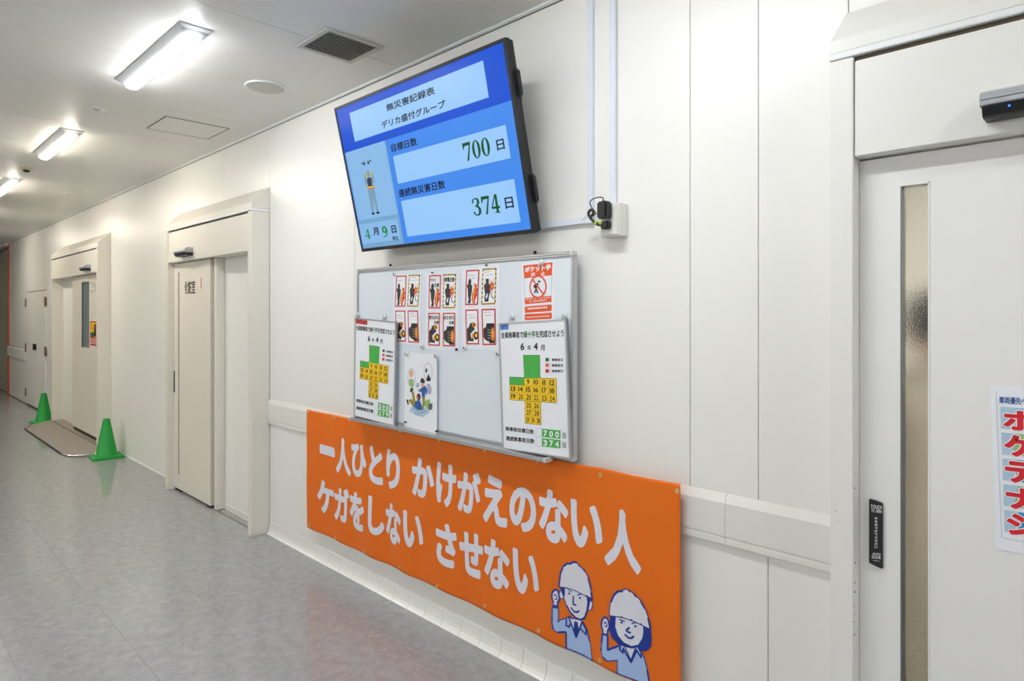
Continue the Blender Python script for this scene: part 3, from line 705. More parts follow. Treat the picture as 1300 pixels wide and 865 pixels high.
# ================================================================== CABLE TRUNKING, OUTLET
def duct(x0, x1, z0, z1, label, vert=True):
    t = thing('cable_duct', label, 'cable duct', ((x0 + x1) / 2, D, z0), 'white surface cable ducts beside the screen')
    MB().box(x0, x1, D - .012, D - .0005, z0, z1).build('duct_base', M_duct, t)
    e = .0015
    if vert: MB().box(x0 - e, x1 + e, D - .018, D - .0122, z0, z1).build('duct_cover', M_duct, t, bevel=.002)
    else: MB().box(x0, x1, D - .018, D - .0122, z0 - e, z1 + e).build('duct_cover', M_duct, t, bevel=.002)
duct(-1.665, -1.638, 2.02, CZ - .015, 'left one of two upright white cable ducts right of the screen')
duct(-1.553, -1.524, 2.022, CZ - .015, 'right one of two upright white cable ducts, above the outlet box')
t = thing('cable_duct', 'level white cable duct from the screen corner to the outlet', 'cable duct', (-1.85, D, 1.97), 'white surface cable ducts beside the screen')
MB().box(-2.2, -1.642, D - .012, D - .0005, 1.966, 1.99).build('duct_base', M_duct, t); MB().box(-2.2, -1.67, D - .018, D - .0122, 1.964, 1.992).build('duct_cover', M_duct, t, bevel=.002)
MB().box(-1.669, -1.634, D - .02, D - .0125, 1.96, 2.025).build('corner_cover', M_duct, t, bevel=.003)
t = thing('outlet_box', 'white surface mounted double outlet box right of the screen', 'outlet', (-1.535, D, 1.893))
MB().box(-1.566, -1.476, D - .058, D - .0005, 1.895, 2.022).build('box', M_outlet, t, bevel=.003)
MB().box(-1.561, -1.481, D - .062, D - .0585, 1.9, 2.017).build('face_plate', M_outlet, t, bevel=.0015)
t = thing('power_adapter', 'black power adapter plugged into the outlet box, with thin looping cord', 'adapter', (-1.565, D - .0625, 1.955))
MB().box(-1.55, -1.504, D - .105, D - .0625, 1.962, 2.028).build('body', M_black, t, bevel=.006)
def bez(P, n=10):
    out = []; P = [Vector(p) for p in P]
    for i in range(len(P) - 1):
        p0, p1, p2, p3 = P[max(i - 1, 0)], P[i], P[i + 1], P[min(i + 2, len(P) - 1)]
        for k in range(n):
            q_ = k / n; out.append(.5 * ((2 * p1) + (-p0 + p2) * q_ + (2 * p0 - 5 * p1 + 4 * p2 - p3) * q_ ** 2 + (-p0 + 3 * p1 - 3 * p2 + p3) * q_ ** 3))
    return out + [P[-1]]
yc = D - .085; wp = wallplane(yc)
def wpts(px, ys=None): return [wp.p(*wp.uv(*p)) + Vector((0, (ys[i] if ys else 0), 0)) for i, p in enumerate(px)]
cd = cq(730, 230, 10.8, [(388, 290), (388, 250), (365, 222), (270, 235), (208, 280), (215, 340), (255, 400), (288, 440), (255, 470)])
MB().tube(bez(wpts(cd)), .0022, 8).build('cord', M_black, t, smooth=True)
MB().tube(wpts(cq(730, 230, 10.8, [(388, 300), (388, 262)])), .004, 8).build('strain_relief', M_black, t, smooth=True)
t = thing('power_plug', 'black plug with yellow green tape under the adapter', 'plug', (-1.57, D - .0625, 1.94))
pc = wp.p(*wp.uv(768, 286))
MB().box(pc.x - .02, pc.x + .016, D - .09, D - .0625, pc.z - .015, pc.z + .017).build('plug_body', M_black, t, bevel=.005)
cd = cq(730, 230, 10.8, [(400, 590), (330, 600), (262, 560), (200, 490), (185, 440), (215, 395), (250, 410), (240, 465), (215, 480)])
MB().tube(bez(wpts(cd)), [.006] * 20 + [.0055] * 61, 10).build('cord', M_black, t, smooth=True)
mb = MB()
for a, b in (((275, 575), (305, 582)), ((340, 582), (372, 586))): mb.tube(wpts(cq(730, 230, 10.8, [a, b]), [0, 0]), .0072, 10)
mb.build('tape', mat('tape_yellow_green', (176, 200, 40), .5), t)
mb = MB(); mb.tube(wpts(cq(730, 230, 10.8, [(185, 450), (120, 500), (75, 570)])), [.003, .004, .0015], 6); mb.build('tie', M_trimw, t)

# ================================================================== WHITEBOARD
WX0, WX1, WZ0, WZ1 = -3.395, -1.735, .985, 1.862; WY = 2.062; wbp = wallplane(WY)
u0, z_ = wbp.uv(453, 342); u1, z2 = wbp.uv(730.5, 318.5); _, z3 = wbp.uv(727, 588); _, z4 = wbp.uv(449, 528)
WX0, WX1, WZ1, WZ0 = u0 + .004, u1 - .01, (z_ + z2) / 2, (z3 + z4) / 2
WZ0 = max(WZ0, .99)
wb = thing('whiteboard', 'wide aluminium framed magnetic whiteboard hung under the screen', 'whiteboard', ((WX0 + WX1) / 2, WY, WZ0))
FWd = .022
MB().box(WX0 + .01, WX1 - .01, WY + .003, WY + .02, WZ0 + .01, WZ1 - .01).build('board_face', M_board, wb)
YB_ = WY + .028
for n_, (a, b, c, d_) in dict(top=(WX0 + FWd, WX1 - FWd, WZ1 - FWd, WZ1), bot=(WX0 + FWd, WX1 - FWd, WZ0, WZ0 + FWd)).items():
    MB().profx([(YB_, c), (WY, c), (WY - .005, c + .004), (WY - .005, (c + d_) / 2 - .002), (WY - .001, (c + d_) / 2), (WY - .005, (c + d_) / 2 + .002), (WY - .005, d_ - .003), (WY, d_), (YB_, d_)], a, b).build('frame_rail', M_alu, wb)
for a, b in ((WX0, WX0 + FWd * .7), (WX1 - FWd * .7, WX1)):
    MB().box(a, b, WY - .004, YB_, WZ0 + FWd, WZ1 - FWd).build('frame_rail', M_alu, wb, bevel=.003)
M_cap = mat('corner_cap', (208, 208, 202), .4)
for a, b in ((WX0, WX0 + FWd), (WX1 - FWd, WX1)):
    for c, d_ in ((WZ0, WZ0 + FWd), (WZ1 - FWd, WZ1)):
        MB().box(a, b, WY - .0065, YB_ + .001, c, d_).build('corner_cap', M_cap, wb, bevel=.004)
MB().profx([(WY - .006, WZ0 + .004), (WY - .045, WZ0 - .004), (WY - .048, WZ0 + .004), (WY - .052, WZ0 + .003), (WY - .05, WZ0 - .012), (WY - .006, WZ0 - .008)], WX0 + .0, WX1 - .11).build('pen_tray', M_alu, wb)
MB().box(WX1 - .122, WX1 - .105, WY - .053, WY - .005, WZ0 - .013, WZ0 + .006).build('tray_end', M_cap, wb, bevel=.002)
MB().box(WX0 - .003, WX0 + .012, WY - .053, WY - .005, WZ0 - .013, WZ0 + .006).build('tray_end', M_cap, wb, bevel=.002)
for px_ in ((494.5, 334), (678, 319)):
    u, z_ = wallplane(WY + .01).uv(*px_)
    MB().box(u - .006, u + .006, WY + .018, D - .0005, WZ1, WZ1 + .006).build('wall_hook', M_alu, wb)
    MB().lathe((u, WY + .02, WZ1 + .008), (-.3, -1, .2), [(.008, 0), (.009, .005), (.005, .009)], 14).build('hook_knob', M_black, wb)

SY = WY - .0002; sp_ = wallplane(SY + .002)   # sheets lie on the board face
spb = wallplane(WY + .0028)
def ink(parent, plane): return Print(plane, h0=.0016, dh=.0003)
# ---- three laminated sheets with four warning stickers each
def sticker(P, q, kind, txt=None, lines=0):
    P.Q = None; quv = [spb.uv(*p) for p in q]; P.Q = quv
    R = lambda a, b, c, d_: [(a, b), (c, b), (c, d_), (a, d_)]
    if kind == 'shock':
        P.poly(R(0, 0, 1, 1), K_yel, 0)
        for k in range(8):
            P.poly([(k / 8, 0), (k / 8 + .07, 0), (k / 8 + .04, .04), (k / 8 - .03 if k else 0, .04)], K_black, 1); P.poly([(k / 8, .96), (k / 8 + .07, .96), (k / 8 + .04, 1), (k / 8 - .02 if k else 0, 1)], K_black, 1)
            for s_ in (0, .92): P.poly([(s_, k / 8 + .02), (s_ + .08, k / 8), (s_ + .08, k / 8 + .05), (s_, k / 8 + .08)], K_black, 1)
        P.poly(R(.08, .045, .92, .955), K_white, 2)
    else:
        P.poly(R(0, 0, 1, 1), K_red, 0); P.poly(R(.09, .04, .91, .96), K_white, 2)
    if kind == 'fire':
        P.poly([(.2, .95), (.42, .95), (.46, .85), (.42, .8), (.5, .62), (.52, .45), (.42, .42), (.42, .3), (.36, .25), (.25, .26), (.2, .32), (.2, .42), (.1, .4), (.1, .46), (.18, .55), (.2, .72), (.28, .84)], K_dk, 3)
        P.poly([(.6, .95), (.78, .95), (.76, .86), (.96, .66), (.84, .7), (.92, .55), (.84, .52), (.86, .42), (.6, .38), (.66, .5), (.5, .72), (.52, .82)], K_red, 3)
        P.poly([(.64, .92), (.72, .92), (.66, .78), (.78, .6), (.74, .42), (.62, .4), (.68, .52), (.56, .74)], K_fire, 4); P.poly([(.62, .86), (.7, .78), (.66, .7)], K_yel, 5)
    elif kind == 'shock':
        P.poly([(.25, .92), (.5, .92), (.52, .8), (.6, .66), (.58, .5), (.5, .42), (.48, .28), (.26, .28), (.28, .4), (.14, .46), (.2, .6), (.26, .7), (.2, .8)], K_dk, 3)
        P.poly([(.3, .78), (.38, .7), (.46, .68), (.42, .8), (.32, .84)], K_white, 4)
        for k in range(4): P.stroke([(.28 + k * .06, .3), (.3 + k * .06, .6)], .0008, K_grey, 4)
        st = []
        for k in range(16): st.append((.7 + (.24 if k % 2 else .11) * math.cos(k * .3927), .5 + (.2 if k % 2 else .09) * math.sin(k * .3927)))
        P.poly(st, K_red, 4); P.poly([(.72 + (x - .7) * .5, .5 + (y_ - .5) * .5) for x, y_ in st], K_fire, 5); P.poly([(.72, .38), (.88, .28), (.8, .42)], K_yel, 6)
        P.stroke([(.68, .66), (.74, .8), (.9, .84)], .0045, K_dk, 4)
    elif kind == 'gear':
        P.poly([(.1, .55), (.25, .5), (.35, .4), (.6, .36), (.7, .45), (.62, .5), (.72, .56), (.5, .64), (.36, .7), (.42, .82), (.6, .82), (.58, .92), (.2, .9), (.1, .95)], K_dk, 3)
        P.ell((.66, .44), .15, .075, K_fire, 4, 14, px=False); P.ell((.66, .44), .08, .04, K_dk, 5, 12, px=False)
        P.ell((.78, .75), .18, .12, K_black, 4, 16, px=False); P.ell((.8, .74), .09, .06, K_yel, 5, 12, px=False)
        P.poly([(.45, .75), (.58, .64), (.62, .78), (.5, .84)], K_fire, 5)
    elif kind == 'press':
        P.poly([(.34, .4), (.9, .4), (.9, .95), (.55, .95), (.4, .85), (.3, .5)], K_black, 3)
        P.poly([(.1, .55), (.3, .5), (.42, .52), (.66, .58), (.66, .84), (.4, .9), (.2, .84), (.1, .78)], K_dk, 4)
        st = []
        for k in range(20): st.append((.78 + (.14 if k % 2 else .09) * math.cos(k * .31416), .7 + (.22 if k % 2 else .15) * math.sin(k * .31416)))
        P.poly(st, K_fire, 5)
        for k in range(4): P.stroke([(.42, .56 + k * .08), (.66, .6 + k * .075)], .0012, K_white, 5)
    if txt:
        for s_, (a, b, c, d_) in txt: P.text(s_, R(a, b, c, d_), K_black, 6, fat=.03)
    elif lines:
        for k in range(lines):
            b = .1 + k * .08 + (.06 if kind in ('fire', 'gear') else 0)
            P.stroke([(.16 + .12 * k, b), (.66 + .12 * k, b - .01)], .0016, K_grey, 6, caps=False)
    P.Q = None
SH = [
 ([(499.5, 348.6), (535.5, 347.5), (534.5, 439), (500.5, 437)], 'left laminated sheet of four foreign language warning stickers', None,
  [[(503.5, 350.3), (516.6, 349.9), (514.9, 389.6), (501.6, 389.6)], [(519.5, 349), (533.7, 348.8), (531.4, 389.6), (517.4, 389.6)], [(501.9, 394.4), (514.8, 394.4), (515.5, 434), (503, 433.7)], [(517.8, 394.4), (531, 394.4), (532.5, 435.4), (518.7, 434.8)]], 1),
 ([(541.5, 347.6), (583.5, 345.6), (582.5, 446), (540.5, 443)], 'middle laminated sheet of four Japanese warning stickers', 1,
  [[(545.2, 349.6), (560.3, 349.2), (559.6, 391.9), (544.4, 391.7)], [(563.4, 348.3), (579.5, 347.9), (578.4, 391.7), (562.3, 391.5)], [(544, 397.3), (559, 397.3), (558.7, 439.4), (543.7, 438.8)], [(562.5, 397.3), (578.3, 397.3), (578.3, 440.2), (562.5, 439.8)]], 0),
 ([(587.5, 341), (634.5, 336.5), (633.5, 445.5), (587.5, 443.5)], 'right laminated sheet of four foreign language warning stickers', None,
  [[(592.2, 343.3), (609.1, 342.4), (607.2, 387.3), (590.7, 387.7)], [(612.9, 341.6), (630.8, 340.3), (629.4, 386.4), (611.4, 387.3)], [(591, 393.3), (607.5, 392.9), (608.6, 437.5), (592.3, 437.5)], [(611.5, 392.5), (629.4, 392.1), (630.2, 438.3), (612.9, 438.3)]], 2)]
for q, lab, jp, st, ln in SH:
    sh = sheet('sticker_sheet', lab, 'notice', spb, q, M_paper2, th=.0012, group='warning sticker sheets on the whiteboard')
    P = Print(spb, h0=.0016, dh=.0002)
    tx = [[('やけど', (.12, .1, .62, .2)), ('注意', (.45, .24, .86, .36))], [('感電注意', (.1, .09, .88, .23))], [('巻き込まれ', (.1, .08, .9, .2)), ('注意', (.5, .24, .9, .34))], [('はさまれ', (.1, .08, .9, .2)), ('注意', (.5, .24, .9, .34))]]
    for k, kind in enumerate(('fire', 'shock', 'gear', 'press')): sticker(P, st[k], kind, tx[k] if jp else None, 2 if k != 0 or ln == 2 else 1)
    P.build('print', sh)
# ---- orange no-hands-in-pockets sheet
A = lambda pts: cq(630, 310, 11.82, pts); B = lambda pts: cq(625, 380, 8.65, pts)
sh = sheet('pocket_notice', 'white sheet with orange bands and a red crossed circle, hands in pockets forbidden', 'notice', spb, A([(385, 300), (875, 262)]) + B([(690, 300), (335, 330)]), M_paper2)
P = Print(spb, h0=.0016, dh=.0003)
P.poly(A([(408, 325), (850, 272), (840, 468), (425, 515)]), K_org, 0)
P.text('ポケット手', A([(435, 345), (828, 298), (828, 385), (435, 430)]), K_white, 2, fat=.05)
P.text('禁', A([(525, 432), (592, 424), (592, 482), (525, 490)]), K_white, 2, fat=.02); P.text('止', A([(672, 416), (736, 408), (736, 466), (672, 474)]), K_white, 2, fat=.03)
P.stroke(A([(418, 500), (432, 820)]), .0015, K_grey, 0); P.stroke(A([(840, 460), (828, 790)]), .0015, K_grey, 0)
c0 = spb.uv(*A([(630, 642)])[0]); cr = (spb.uv(*A([(760, 632)])[0])[0] - spb.uv(*A([(500, 650)])[0])[0]) / 2
P.ell(c0, cr * .92, cr * .92, K_orr, 2, 36, ring=.0075, px=False); P.stroke([(c0[0] - cr * .62, c0[1] + cr * .62), (c0[0] + cr * .6, c0[1] - cr * .6)], .007, K_orr, 4, px=False)
P.ell(A([(650, 562)])[0], 1.5, 1.5, K_black, 3, 14)
P.poly(A([(600, 595), (635, 582), (640, 610), (618, 650), (612, 670), (640, 735), (618, 738), (602, 690), (592, 735), (570, 735), (595, 665), (565, 650), (570, 618)]), K_black, 3)
P.poly(A([(430, 812), (828, 775)]) + B([(655, 30), (360, 57)]), K_org, 0)
P.text('DO NOT PUT YOUR HANDS', A([(450, 822), (808, 790), (808, 812), (450, 844)]), K_white, 2, fat=.01); P.text('IN YOUR POCKETS', B([(415, 18), (600, 0), (600, 20), (415, 38)]), K_white, 2, fat=.01)
P.poly(B([(360, 82), (655, 58), (655, 128), (360, 152)]), K_org, 0); P.poly(B([(360, 165), (657, 148), (657, 215), (360, 232)]), K_org, 0)
for k in range(10): P.poly(B([(392 + k * 22, 98 - k * 1.8), (408 + k * 22, 96 - k * 1.8), (408 + k * 22, 114 - k * 1.8), (392 + k * 22, 116 - k * 1.8)]), K_white, 2)
for k in range(16): P.poly(B([(378 + k * 16, 194 - k * .9), (388 + k * 16, 193 - k * .9), (388 + k * 16, 205 - k * .9), (378 + k * 16, 206 - k * .9)]), K_white, 2)
P.build('print', sh)
# ---- cartoon sheet
C = lambda pts: cq(500, 440, 7.21, pts)
spc = wallplane(WY - .0072)
sh = sheet('cartoon_sheet', 'white sheet with a small drawing of a slipping person, low on the whiteboard', 'drawing', spc, [(514, 447), (555, 450.5), (554.8, 551), (513.8, 541.5)], M_paper)
P = Print(spc, h0=.0016, dh=.0003)
P.poly(C([(145, 590), (170, 545), (240, 555), (320, 565), (330, 605), (270, 648), (200, 630)]), K_lb, 0)
P.stroke(C([(175, 560), (250, 610), (300, 590)]), .003, K_blue, 1); P.stroke(C([(190, 600), (240, 630)]), .002, K_grey, 1)
P.poly(C([(200, 370), (215, 330), (240, 340), (230, 380)]), K_lav, 0); P.poly(C([(300, 340), (335, 345), (350, 400), (340, 440), (315, 430)]), K_lav, 0)
P.poly(C([(290, 500), (330, 480), (345, 560), (320, 580), (290, 550)]), K_grn, 1) if False else P.poly(C([(290, 500), (330, 480), (345, 560), (320, 580), (290, 550)]), K_lime, 1)
P.poly(C([(318, 530), (355, 520), (355, 575), (325, 585)]), K_grey, 2)
P.ell(C([(165, 288)])[0], 4.7, 11.6, K_grey, 1, 24, ring=.0016); P.ell(C([(317, 235)])[0], 5.2, 11.6, K_black, 1, 24, ring=.0016)
P.ell(C([(162, 250)])[0], 2.2, 5, K_skin, 1, 14); P.poly(C([(140, 300), (182, 300), (185, 360), (165, 375), (142, 350)]), K_lime, 1)
P.poly(C([(300, 300), (320, 250), (342, 300), (335, 318), (308, 318)]), K_black, 2); P.ell(C([(300, 220)])[0], 1.2, 3, K_black, 2, 10)
P.ell(C([(267, 352)])[0], 2.3, 3.4, K_skin, 2, 14); P.poly(C([(244, 330), (250, 300), (265, 285), (285, 310), (288, 335), (268, 335)]), K_dk, 3)
P.poly(C([(238, 395), (258, 378), (292, 360), (312, 400), (308, 440), (298, 440), (296, 405), (286, 462), (262, 462), (255, 415), (235, 420)]), K_blue, 2)
P.poly(C([(262, 462), (286, 462), (290, 530), (272, 585), (258, 585), (266, 525)]), K_olive, 2); P.ell(C([(228, 400)])[0], 1.2, 2, K_skin, 3, 10)
P.poly(C([(196, 505), (238, 485), (262, 545), (262, 585), (220, 580), (190, 555)]), K_blue, 3); P.ell(C([(230, 462)])[0], 2.6, 4.4, K_dk, 2, 14); P.ell(C([(222, 468)])[0], 1.2, 2.2, K_org, 3, 10)
P.poly(C([(165, 415), (185, 410), (202, 500), (190, 560), (170, 540), (178, 500)]), K_olive, 2); P.poly(C([(135, 492), (165, 480), (195, 530), (190, 558), (150, 515)]), K_olive, 2)
P.poly(C([(150, 415), (155, 385), (178, 375), (180, 400), (165, 420)]), K_dk, 3); P.poly(C([(117, 487), (132, 485), (142, 530), (130, 535)]), K_black, 3)
P.build('print', sh)

# ---- two framed small boards with the green cross calendar
RQ = [(633, 410.5), (718.5, 405), (724.5, 583), (638, 570)]
LQ = [(450.8, 403.8), (503, 409), (500.8, 541.5), (449.3, 528)]
mbp = wallplane(WY - .0205)
def mini(quad, lab, nums, tagc, tagtxt, tagw):
    qb = [mbp.uv(*p) for p in quad]; cx_ = sum(p[0] for p in qb) / 4; z0_ = min(p[1] for p in qb)
    t = thing('calendar_board', lab, 'board', (cx_, mbp.o.y, z0_), 'small green cross calendar boards')
    mb = MB(); mb.prof([mbp.p(u, v_, -.012) for u, v_ in qb], mbp.n * .0115); mb.build('board', M_paper, t)
    e = [bil(qb, a, b) for a, b in ((.02, .009), (.98, .009), (.98, .991), (.02, .991))]
    fr = MB()
    for i in range(4):
        j = (i + 1) % 4
        fr.prof([mbp.p(*qb[i], -.013), mbp.p(*qb[j], -.013), mbp.p(*e[j], -.013), mbp.p(*e[i], -.013)], mbp.n * .0155)
    fr.build('frame', M_alu, t)
    P = Print(mbp, h0=.0002, dh=.0002); rq = [mbp.uv(*p) for p in RQ]; P.Q = qb
    def U(pts): return [ibil(rq, mbp.uv(*p)) for p in pts]
    A = lambda pts: U(cq(625, 380, 8.65, pts)); B = lambda pts: U(cq(625, 470, 6.654, pts))
    P.poly(A([(88, 275), (88 + tagw, 269), (88 + tagw, 334), (88, 340)]), tagc, 0); P.text(tagtxt, A([(98, 290), (78 + tagw, 284), (78 + tagw, 318), (98, 324)]), K_black, 1)
    P.text('全員無事故で緑十字を完成させよう', A([(97, 362), (785, 332), (787, 415), (97, 432)]), K_black, 1, fat=.02, mats={6: K_dgrn, 7: K_dgrn, 8: K_dgrn})
    P.text('6', A([(310, 482), (352, 480), (352, 560), (310, 562)]), K_black, 1, fat=.03); P.text('年', A([(385, 505), (425, 503), (425, 560), (385, 562)]), K_grey, 1, fat=.02)
    P.text('4', A([(455, 480), (500, 478), (500, 558), (455, 560)]), K_black, 1, fat=.03); P.text('月', A([(530, 503), (575, 500), (575, 566), (530, 566)]), K_grey, 1, fat=.02)
    for k, (c_, s_) in enumerate(((K_dgrn, '無事故日'), (K_org, '軽事故日'), (K_red, '重事故日'))):
        y_ = 645 + 62 * k
        P.poly(A([(584, y_), (622, y_), (622, y_ + 38), (584, y_ + 38)]), c_, 1); P.stroke(A([(632, y_ + 20), (645, y_ + 20)]), .001, K_grey, 1)
        P.text(s_, A([(655, y_ + 6), (775, y_ + 4), (775, y_ + 38), (655, y_ + 36)]), K_black, 1, fat=.02)
    top = A([(342, 618), (520, 618)]) + B([(402, 70), (272, 72)]); arm = B([(146, 60), (540, 75), (543, 277), (149, 250)]); stem = B([(276, 263), (408, 272), (413, 462), (278, 448)])
    for q_ in (top, arm, stem): P.stroke(q_, .0035, K_black, 0, closed=True)
    P.poly(top, K_grn, 1); P.poly(arm, K_yel, 1); P.poly(stem, K_yel, 1)
    c_ = lambda a, b: bil(arm, a, b)
    P.poly([c_(0, 0), c_(1 / 3, 0), c_(1 / 3, 1 / 3), c_(0, 1 / 3)], K_grn, 2)
    for k in (1, 2): P.stroke([c_(0, k / 3), c_(1, k / 3)], .0012, mat('ink_grid', (150, 120, 20)), 3); P.stroke([bil(stem, 0, k / 3), bil(stem, 1, k / 3)], .0012, K_grey, 3)
    for k in range(1, 6): P.stroke([c_(k / 6, 0), c_(k / 6, 1)], .001, K_grey, 3)
    P.stroke([bil(stem, .5, 0), bil(stem, .5, .667)], .001, K_grey, 3)
    def num(q4, n_): P.text(str(n_), q4, K_black, 4, fat=.004 if n_ == 11 else .015, res=2)
    def cell(Q_, a, b, w_, h_, n_):
        m_ = .3 if n_ == 11 else .2 if n_ > 9 else .32
        num([bil(Q_, a + w_ * m_, b + h_ * .18), bil(Q_, a + w_ * (1 - m_), b + h_ * .18), bil(Q_, a + w_ * (1 - m_), b + h_ * .85), bil(Q_, a + w_ * m_, b + h_ * .85)], n_)
    for k in range(4): cell(arm, (2 + k) / 6, 0, 1 / 6, 1 / 3, 9 + k)
    for r_ in (1, 2):
        for k in range(6): cell(arm, k / 6, r_ / 3, 1 / 6, 1 / 3, 13 + k + 6 * (r_ - 1))
    for r_ in (0, 1):
        for k in (0, 1): cell(stem, k / 2, r_ / 3, .5, 1 / 3, 25 + 2 * r_ + k)
    for k in range(3): cell(stem, k / 3, 2 / 3, 1 / 3, 1 / 3, 29 + k)
    P.text('無事故目標日数', B([(112, 475), (352, 503), (352, 543), (112, 512)]), K_black, 1, fat=.02); P.text('連続無事故日数', B([(115, 555), (355, 582), (355, 624), (115, 594)]), K_black, 1, fat=.02)
    for k, n_ in enumerate(nums):
        d_ = 81 * k
        P.stroke(B([(370, 490 + d_), (416, 494 + d_), (416, 565 + d_), (370, 560 + d_)]), .0012, K_lb, 1, closed=True)
        P.poly(B([(420, 495 + d_), (577, 511 + d_), (577, 581 + d_), (420, 565 + d_)]), K_grn, 1)
        for j, ch_ in enumerate(n_): P.text(ch_, B([(432 + j * 50, 508 + d_ + j * 5), (464 + j * 50, 511 + d_ + j * 5), (464 + j * 50, 563 + d_ + j * 5), (432 + j * 50, 560 + d_ + j * 5)]), K_white, 2, fat=.03)
        P.text('日', B([(596, 530 + d_), (622, 533 + d_), (622, 578 + d_), (596, 575 + d_)]), K_grey, 1, fat=.03)
    P.build('print', t)
mini(RQ, 'framed calendar board showing 700 and 374, at the right end of the whiteboard', ('700', '374'), K_tag, '部門', 90)
mini(LQ, 'framed calendar board showing 500 and 279, at the left end of the whiteboard', ('500', '279'), K_tagr, '部門 部門', 200)

# ---- magnets
def magnet(px_, r, lab, dark=False, hook=False, y_=None):
    yy = y_ or (WY + .0025); u, v_ = wallplane(yy).uv(*px_)
    t = thing('magnet', lab, 'magnet', (u, yy, v_), 'magnets on the whiteboard')
    MB().lathe((u, yy, v_), (0, -1, 0), [(r, 0.002), (r, .006), (r * .75, .011), (r * .7, .012)], 20).build('body', M_black if dark else M_clear, t, smooth=True)
    if hook:
        MB().tube(bez([(u, yy - .01, v_ + .002), (u, yy - .02, v_ - r * .4), (u, yy - .022, v_ - r * 1.1), (u, yy - .014, v_ - r * 1.3)], 5), .0022, 8).build('hook', M_clear, t, smooth=True)
    if not dark: MB().lathe((u + r * .2, yy - .012, v_), (0, -1, 0), [(r * .28, 0), (r * .28, .003)], 12).build('core', M_black if not hook else M_alu, t)
magnet((455.5, 399.5), .014, 'white hook magnet on the frame corner above the left calendar board', hook=True)
magnet((488.5, 402), .018, 'white hook magnet above the right part of the left calendar board', hook=True)
magnet((650.5, 402), .016, 'white hook magnet above the left part of the right calendar board', hook=True)
magnet((716.5, 400.5), .016, 'white hook magnet above the right end of the right calendar board', hook=True)
magnet((688, 333.5), .014, 'clear magnet holding the top of the orange banded pocket notice', hook=True)
magnet((501.5, 348), .012, 'clear magnet at the top left corner of the left sticker sheet')
magnet((537, 440.5), .013, 'clear magnet at the lower right corner of the left sticker sheet')
magnet((590.5, 441.5), .013, 'clear magnet at the lower left corner of the right sticker sheet')
magnet((632.5, 449), .013, 'clear magnet half hidden behind the left edge of the right calendar board')
magnet((516.8, 449.3), .011, 'clear magnet at the top left corner of the cartoon sheet', y_=WY - .0085)
magnet((554, 452.2), .012, 'clear magnet at the top right corner of the cartoon sheet', y_=WY - .0085)
magnet((549.8, 346.6), .004, 'tiny black pin magnet on top of the middle sticker sheet', True)
magnet((618.5, 337), .004, 'tiny black pin magnet on top of the right sticker sheet', True)
magnet((580.5, 443.8), .006, 'small black magnet at the lower right corner of the middle sticker sheet', True)
magnet((515.8, 536), .005, 'small black magnet at the lower left corner of the cartoon sheet', True, y_=WY - .0085)
magnet((555, 547.5), .005, 'small black magnet at the lower right corner of the cartoon sheet', True, y_=WY - .0085)

# ================================================================== BANNER
BY = 2.086; bp = wallplane(BY)
bx0, zt0 = bp.uv(389.5, 519.8); bx1, zt1 = bp.uv(864, 614.5); bzb = bp.uv(391, 670.5)[1]
def wave(u, v):
    k = (u - bx0)
    a = .0016 * math.sin(k * 11 + v * 3) + .0012 * math.sin(k * 23 + 1.3 + v * 5) + .0008 * math.sin(v * 17 + k * 2)
    lo = max(0, 1 - (v - bzb) / .35); a += lo * (-.006 + .006 * math.sin(k * 18.5 + .5))
    return a
NX, NZ = 220, 60; mbn = MB(); vs = []; fs = []
def zb_(u):
    k = (u - bx0) / (bx1 - bx0); return bzb - .004 * abs(math.sin(k * math.pi * 8)) + .003
def zt_(u):
    k = (u - bx0) / (bx1 - bx0); return zt0 + (zt1 - zt0) * k - .003 * abs(math.sin(k * math.pi * 8))
for j in range(NZ + 1):
    for i in range(NX + 1):
        u = bx0 + (bx1 - bx0) * i / NX; v_ = zb_(u) + (zt_(u) - zb_(u)) * j / NZ; vs.append(bp.p(u, v_, wave(u, v_)))
for j in range(NZ):
    for i in range(NX): a = j * (NX + 1) + i; fs.append((a, a + 1, a + NX + 2, a + NX + 1))
mbn.add(vs, fs)
ban = mbn.build('safety_banner', M_ban, smooth=True, origin=((bx0 + bx1) / 2, BY, bzb))
sm = ban.modifiers.new('thickness', 'SOLIDIFY'); sm.thickness = .0006; sm.offset = 0
tag(ban, 'long orange banner with white Japanese slogan hung along the wall rail', 'banner')
P = Print(bp, h0=.0013, dh=.0003)
L1 = [('一', -3.785, -3.597, .765, .706), ('人', -3.586, -3.415, .839, .619), ('ひ', -3.409, -3.248, .831, .632), ('と', -3.223, -3.085, .838, .626), ('り', -3.048, -2.918, .844, .628), ('か', -2.811, -2.627, .839, .635), ('け', -2.612, -2.452, .844, .627), ('が', -2.442, -2.274, .839, .631), ('え', -2.257, -2.097, .845, .619), ('の', -2.086, -1.92, .826, .629), ('な', -1.903, -1.739, .847, .624), ('い', -1.726, -1.565, .834, .643), ('人', -1.554, -1.385, .839, .608),
      ('ケ', -3.815, -3.615, .541, .333), ('ガ', -3.61, -3.436, .54, .327), ('を', -3.431, -3.275, .54, .318), ('し', -3.23, -3.078, .55, .335), ('な', -3.062, -2.912, .549, .325), ('い', -2.892, -2.72, .539, .349), ('さ', -2.615, -2.452, .543, .328), ('せ', -2.432, -2.26, .547, .332), ('な', -2.251, -2.084, .551, .328), ('い', -2.065, -1.907, .545, .348)]
for c_, a, b, zt, zb in L1: P.text(c_, [(a, zt), (b, zt), (b, zb), (a, zb)], M_banw, 0, px=False, fat=.046, res=4)
C = lambda pts: cq(680, 690, 4.945, pts)
def shape(pts, m, L, out=True, wd=.0085):
    P.poly(C(pts), m, L)
    if out: P.stroke(C(pts), wd, M_navy, L, closed=True)
